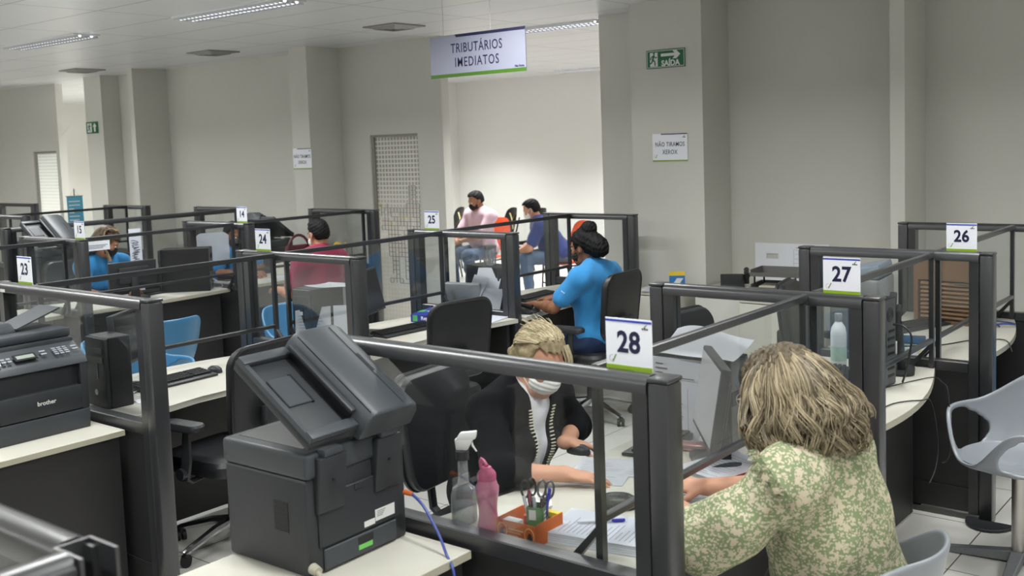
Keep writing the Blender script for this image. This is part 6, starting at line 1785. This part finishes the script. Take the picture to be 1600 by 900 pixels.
# spectacles
b = MB()
for q in (-1, 1):
    b.tube([tuple(p.hp(q*.033+.021*math.cos(a), .108, .006+.016*math.sin(a))-p.o) for a in [2*PI*k/20 for k in range(20)]], .0013, seg=5, closed=True)
    b.tube([tuple(p.hp(q*.054, .108, .010)-p.o), tuple(p.hp(q*.078, .06, .012)-p.o), tuple(p.hp(q*.082, -.005, .008)-p.o)], .0016, seg=5)
b.tube([tuple(p.hp(-.012, .109, .008)-p.o), tuple(p.hp(.012, .109, .008)-p.o)], .0013, seg=5)
b.build('spectacles', M['steel'], p.t)
c = p.wR
tag(MB().box(-.022, .022, -.055, .055, -.006, .006, bev=.004).build('pen_case', M['black2'], None, T(-1.655, 2.83, ZD+.008, rz=.9)), 'small black case under the hands of the client in the floral blouse', 'case')
# ------------------------------------------------------------ worker with a hair bun, counter 25
BLUE = fabric('light_blue_polo', '#3685bf', .06, .2)
p = Person('worker in a light blue shirt with a black hair bun typing at counter 25', (-3.98, 5.83, 0), .006, M['skinbrown'])
p.joints(head=V(-4.06, 5.82, 1.185), neck=V(-4.0, 5.83, 1.055), pelvis=V(-3.98, 5.83, .56), sL=V(-3.985, 5.655, .995), sR=V(-3.985, 6.005, .995),
         eL=V(-4.15, 5.56, .80), wL=V(-4.42, 5.70, .785), eR=V(-4.17, 6.08, .80), wR=V(-4.46, 5.98, .785), **sit((-3.98, 5.83, .55), (-1, 0, 0), kn=.42, ank=.4))
p.nk = .88
p.setup((-1, 0, 0), (-.97, 0, -.20), hs=.98, ts=.98)
p.body([((-.9, .35, -.05), (0, 0, -1), .35), ((-.95, -.1, -.05), (0, 0, -1), .35)])
p.mask(M['maskblack'])
def polo(S, g=.014, sl=.55, bust=.0, belly=0):
    p.torso(S, g, belly=belly, bust=bust)
    for sd in (1, -1):
        sh, el = (p.sL, p.eL) if sd > 0 else (p.sR, p.eR)
        S.cone(sh, sh+(el-sh)*sl, .058*p.ts+g, .054*p.ts+g, .03)
    S.cone(p.neck+p.spU*.012-p.L*.02, p.neck+p.spU*.012+p.L*.02, .058, .058, .012)
def nopost(S): pass
so = p.cloth('shirt', BLUE, lambda S: polo(S, .014, .66, .075), noise=.004, nf=24, seed=6)
b = MB(); q = p.sL+(p.eL-p.sL)*.42-p.o+V(0, -.072, .0)
Mq = Matrix.Translation(Vector(q)) @ Matrix.Rotation(.5, 4, 'Y')
for k, w_ in ((0, .03), (1, .022)): b.box(-w_/2, w_/2, -.002, .004, -k*.009, .004-k*.009, M=Mq)
b.build('sleeve_print', M['label'], so, smooth=0)
p.cloth('trousers', fabric('navy_jeans', '#20304f', .15), lambda S: (S.ell(p.pelvis, (.185, .145, .12), p.TM, .03), p.legs(S, .012)), noise=.004, seed=7, h=.008)
shoes(p, M['shoeblack'])
S = Sdf(p.head-.24, p.head+.24, .004); H = p.HM
S.ell(p.hp(0, -.014, .044), (.086, .106, .092), H, 0); S.ell(p.hp(0, -.100, -.005), (.075, .075, .080), H, .03); S.ell(p.hp(0, -.065, .125), (.055, .060, .050), H, .02)
S.ell(p.hp(0, -.14, -.03), (.05, .045, .055), H, .03)
X, Y, Z = p.grid(S); lx, ly, lz = [(X-p.head[0])*a[0]+(Y-p.head[1])*a[1]+(Z-p.head[2])*a[2] for a in (p.hl, p.hf, p.hu)]
S.v = np.maximum(S.v, np.minimum(ly-.040, .055-lz)); S.v = np.maximum(S.v, np.minimum(np.minimum(ly+.020, -.0-lz), np.abs(lx)-.05))
S.v = (S.v+(.003*np.sin(lx*120+lz*90)*np.sin(ly*130-lz*70)+.0015*np.sin(ly*300+lz*200))*(np.abs(S.v) < .03)).astype(np.float32)
S.mesh('hair', M['hairblack'], p.t, p.o, 0)
# ------------------------------------------------------------ man in magenta shirt (from behind)
p = Person('man in a magenta polo shirt seen from behind at counter 14', (-6.62, 5.66, 0), .007, M['skintan'])
p.joints(head=V(-6.66, 5.70, 1.215), neck=V(-6.62, 5.68, 1.075), pelvis=V(-6.60, 5.66, .56), sL=V(-6.62, 5.49, 1.0), sR=V(-6.62, 5.87, 1.0),
         eL=V(-6.72, 5.42, .76), wL=V(-6.96, 5.50, .76), eR=V(-6.75, 5.95, .76), wR=V(-7.0, 5.86, .76), **sit((-6.60, 5.66, .55), (-1, 0, 0)))
p.nk = 1.1
p.setup((-1, .05, 0), (-.95, .10, -.22), hs=1.0, ts=1.12)
p.body([((-.9, .2, 0), (0, 0, -1), .4), ((-.9, -.2, 0), (0, 0, -1), .4)])
p.mask(M['maskwhite']); p.shorthair(M['hairblack'], back=-.055)
p.cloth('shirt', fabric('magenta_pique', '#8a2344', .08, .3), lambda S: polo(S, .016, .70, 0, .02), noise=.005, nf=20, seed=8)
p.cloth('trousers', M['jeans'], lambda S: (S.ell(p.pelvis, (.19, .15, .12), p.TM, .03), p.legs(S, .012)), noise=.004, seed=9, h=.009)
shoes(p, M['shoeblack'])
# ------------------------------------------------------------ worker facing him
p = Person('worker in a light blue shirt partly hidden behind divider 14', (-8.42, 6.02, 0), .007, M['skinbrown'])
p.joints(head=V(-8.30, 6.06, 1.13), neck=V(-8.36, 6.05, 1.0), pelvis=V(-8.42, 6.02, .56), sL=V(-8.34, 6.24, .94), sR=V(-8.34, 5.86, .94),
         eL=V(-8.22, 6.30, .79), wL=V(-8.02, 6.12, .78), eR=V(-8.2, 5.82, .79), wR=V(-8.0, 5.98, .78), **sit((-8.42, 6.02, .55), (1, 0, 0)))
p.setup((1, 0, 0), (.92, .0, -.35), hs=1.0, ts=1.02)
p.body([((.9, -.3, -.05), (0, 0, -1), .35), ((.9, .1, -.05), (0, 0, -1), .35)])
p.mask(M['maskblack']); p.shorthair(M['hairblack'])
p.cloth('shirt', BLUE, lambda S: polo(S, .015, .62), noise=.004, nf=22, seed=10)
p.cloth('trousers', M['darktrousers'], lambda S: (S.ell(p.pelvis, (.19, .15, .12), p.TM, .03), p.legs(S, .012)), noise=.003, seed=11, h=.01)
shoes(p, M['shoeblack'])
# ------------------------------------------------------------ worker with streaked hair, counter 15
p = Person('worker with long streaked hair and a blue shirt bending low at counter 15', (-8.52, 4.66, 0), .007, M['skintan'])
p.joints(head=V(-8.20, 4.70, 1.20), neck=V(-8.28, 4.69, 1.07), pelvis=V(-8.50, 4.66, .56), sL=V(-8.28, 4.87, 1.0), sR=V(-8.28, 4.52, 1.0),
         eL=V(-8.18, 4.95, .79), wL=V(-8.0, 4.82, .78), eR=V(-8.16, 4.45, .79), wR=V(-7.98, 4.55, .78), **sit((-8.50, 4.66, .55), (1, 0, 0)))
p.setup((1, 0, 0), (.45, .65, -.62), hs=1.0, ts=.98)
p.body([((.9, -.3, -.05), (0, 0, -1), .35), ((.9, .1, -.05), (0, 0, -1), .35)])
p.mask(M['maskblack'])
p.cloth('shirt', BLUE, lambda S: polo(S, .014, .62, .07), noise=.004, nf=22, seed=12)
p.cloth('trousers', M['darktrousers'], lambda S: (S.ell(p.pelvis, (.19, .15, .12), p.TM, .03), p.legs(S, .012)), noise=.003, seed=13, h=.01)
shoes(p, M['shoeblack'])
HS = strandmat('streaked_hair', '#2a211c', '#b39a78', 60, 14)
S = Sdf(p.head-.3, p.head+.24, .006); H = p.HM
S.ell(p.hp(0, -.016, .044), (.088, .108, .094), H, 0); S.ell(p.hp(0, -.07, -.06), (.09, .06, .12), H, .04)
X, Y, Z = p.grid(S); lx, ly, lz = [(X-p.head[0])*a[0]+(Y-p.head[1])*a[1]+(Z-p.head[2])*a[2] for a in (p.hl, p.hf, p.hu)]
S.v = np.maximum(S.v, np.minimum(ly-.04, .06-lz)).astype(np.float32)
ho = S.mesh('hair', HS, p.t, p.o, 0); rr = random.Random(8); paths = []
for i in range(90):
    s_ = rr.uniform(-.10, .10); st = p.hp(s_, -.02+.05*rr.random(), .13); pts = [st]
    for k in range(1, 9):
        t = k/8; pts.append(p.hp(s_*(1+.3*t)+.01*math.sin(t*8+i), -.02-.13*math.sin(t*PI/2), .12-.06*t) + V(.06*t*t, .14*t*t*(.5+rr.random()*.2), -.30*t*t))
    paths.append(pts)
tubes_mesh('hair_strands', HS, paths, .0045, ho, p.o)
# ------------------------------------------------------------ two men waiting
def waitman(label, root, head, lean, F, shirt, sl, hands_at, hairf, maskm, knee, hd, skinm, seed, sh=None):
    global p
    l, f, u = frame(F)
    r = np.array(root, float); pel = r+V(0, 0, .56)
    p = Person(label, root, .0075, skinm)
    nk = pel+u*.50*math.cos(lean)+f*.50*math.sin(lean); c = nk-(u*math.cos(lean)+f*math.sin(lean))*.065
    hands = np.array(hands_at)
    d = sit(pel-V(0, 0, .01), F, kn=knee[0], ank=knee[1], spread=knee[2])
    p.joints(head=np.array(head) if head is not None else nk+u*.13+f*.06, neck=nk, pelvis=pel, sL=c+l*.195, sR=c-l*.195, wL=hands+l*.05, wR=hands-l*.05, **d)
    for q, s_ in (('L', 1), ('R', -1)):
        S0 = getattr(p, 's'+q); W0 = getattr(p, 'w'+q); mid = (S0+W0)/2; setattr(p, 'e'+q, mid+l*s_*.09-V(0, 0, .09)-f*.02)
    p.nk = 1.05
    p.setup(F, hd, hs=1.02, ts=1.08)
    p.body([(f*.6-l*.5-u*.1, (-l*.6-u*.5), .5), (f*.6+l*.5-u*.1, (l*.6-u*.5), .5)])
    p.mask(maskm); p.shorthair(M['hairblack'], back=-.05, bump=.0025)
    p.cloth('shirt', shirt, lambda S: polo(S, .016, sl, 0, .03), noise=.005, nf=20, seed=seed)
    p.cloth('trousers', M['jeans'], lambda S: (S.ell(p.pelvis, (.19, .15, .13), p.TM, .03), p.legs(S, .014)), noise=.005, seed=seed+1, h=.009)
    shoes(p, M['shoeblack'])
    return p
FW = (math.cos(R(-118)), math.sin(R(-118)), 0)
waitman('man in a pink shirt and black mask sitting in the waiting room', (-8.72, 10.25, 0), None, .14, (-.13, -1, 0), fabric('pale_pink_cotton', '#d9b9c6', .05), .75, V(-8.84, 9.86, .69), 0, M['maskblack'], (.44, .38, .16), (-.32, -.85, -.42), M['skintan'], 20)
waitman('man in a navy blue polo and white mask leaning forward in the waiting room', (-7.42, 10.15, 0), None, .62, (-.80, -.60, 0), fabric('navy_polo', '#28366f', .08), .72, V(-7.86, 9.82, .58), 0, M['maskwhite'], (.44, .40, .15), (-.85, -.35, -.45), M['skinmid'], 24)
tag(MB().box(-.035, .035, -.004, .004, -.07, .07, bev=.003).build('mobile_phone', M['black2'], None, T(-7.89, 9.76, .60, rz=.9, rx=.6)), 'black phone in the hands of the man in the navy polo', 'phone')
b = MB(); c = p.wL
b.tube([tuple(c-p.o+V(.036*math.cos(a), .0, .036*math.sin(a))) for a in [2*PI*k/16 for k in range(16)]], .009, seg=6, closed=True); b.build('wrist_watch', M['steel'], p.t)
EXPO = 0.13
# ============================================================ camera
YAW, PITCH, ROLL = R(38.87723384), R(4.99052413), R(-2.05755819)
cd = bpy.data.cameras.new('camera'); cam = bpy.data.objects.new('camera', cd); COL.objects.link(cam)
cd.sensor_width = 36.0; cd.sensor_fit = 'HORIZONTAL'; cd.lens = 1630.06*36/1600
cd.shift_x = 0.0; cd.shift_y = -85/1600.0
cd.dof.use_dof = True; cd.dof.focus_distance = 4.8; cd.dof.aperture_fstop = 4.5
cd.clip_start = .05; cd.clip_end = 100
fw = Vector((-math.sin(YAW)*math.cos(PITCH), math.cos(YAW)*math.cos(PITCH), -math.sin(PITCH)))
r0 = Vector((math.cos(YAW), math.sin(YAW), 0)); u0 = r0.cross(fw)
rx = r0*math.cos(ROLL)+u0*math.sin(ROLL); ux = -r0*math.sin(ROLL)+u0*math.cos(ROLL)
m3 = Matrix((rx, ux, -fw)).transposed()
cam.matrix_world = Matrix.Translation((0, 0, 1.915)) @ m3.to_4x4()
SC.camera = cam
w = bpy.data.worlds.new('world'); SC.world = w; w.use_nodes = True
w.node_tree.nodes['Background'].inputs[0].default_value = (.02, .02, .02, 1); w.node_tree.nodes['Background'].inputs[1].default_value = 1
SC.view_settings.view_transform = 'Standard'; SC.view_settings.look = 'None'; SC.view_settings.gamma = 1.0
SC.view_settings.use_curve_mapping = False; SC.view_settings.exposure = EXPO
SC.cycles.use_denoising = True
SC.cycles.transparent_max_bounces = 40; SC.cycles.max_bounces = 8; SC.cycles.diffuse_bounces = 4; SC.cycles.glossy_bounces = 3
SC.cycles.sample_clamp_indirect = 4.0; SC.cycles.caustics_reflective = False; SC.cycles.caustics_refractive = False
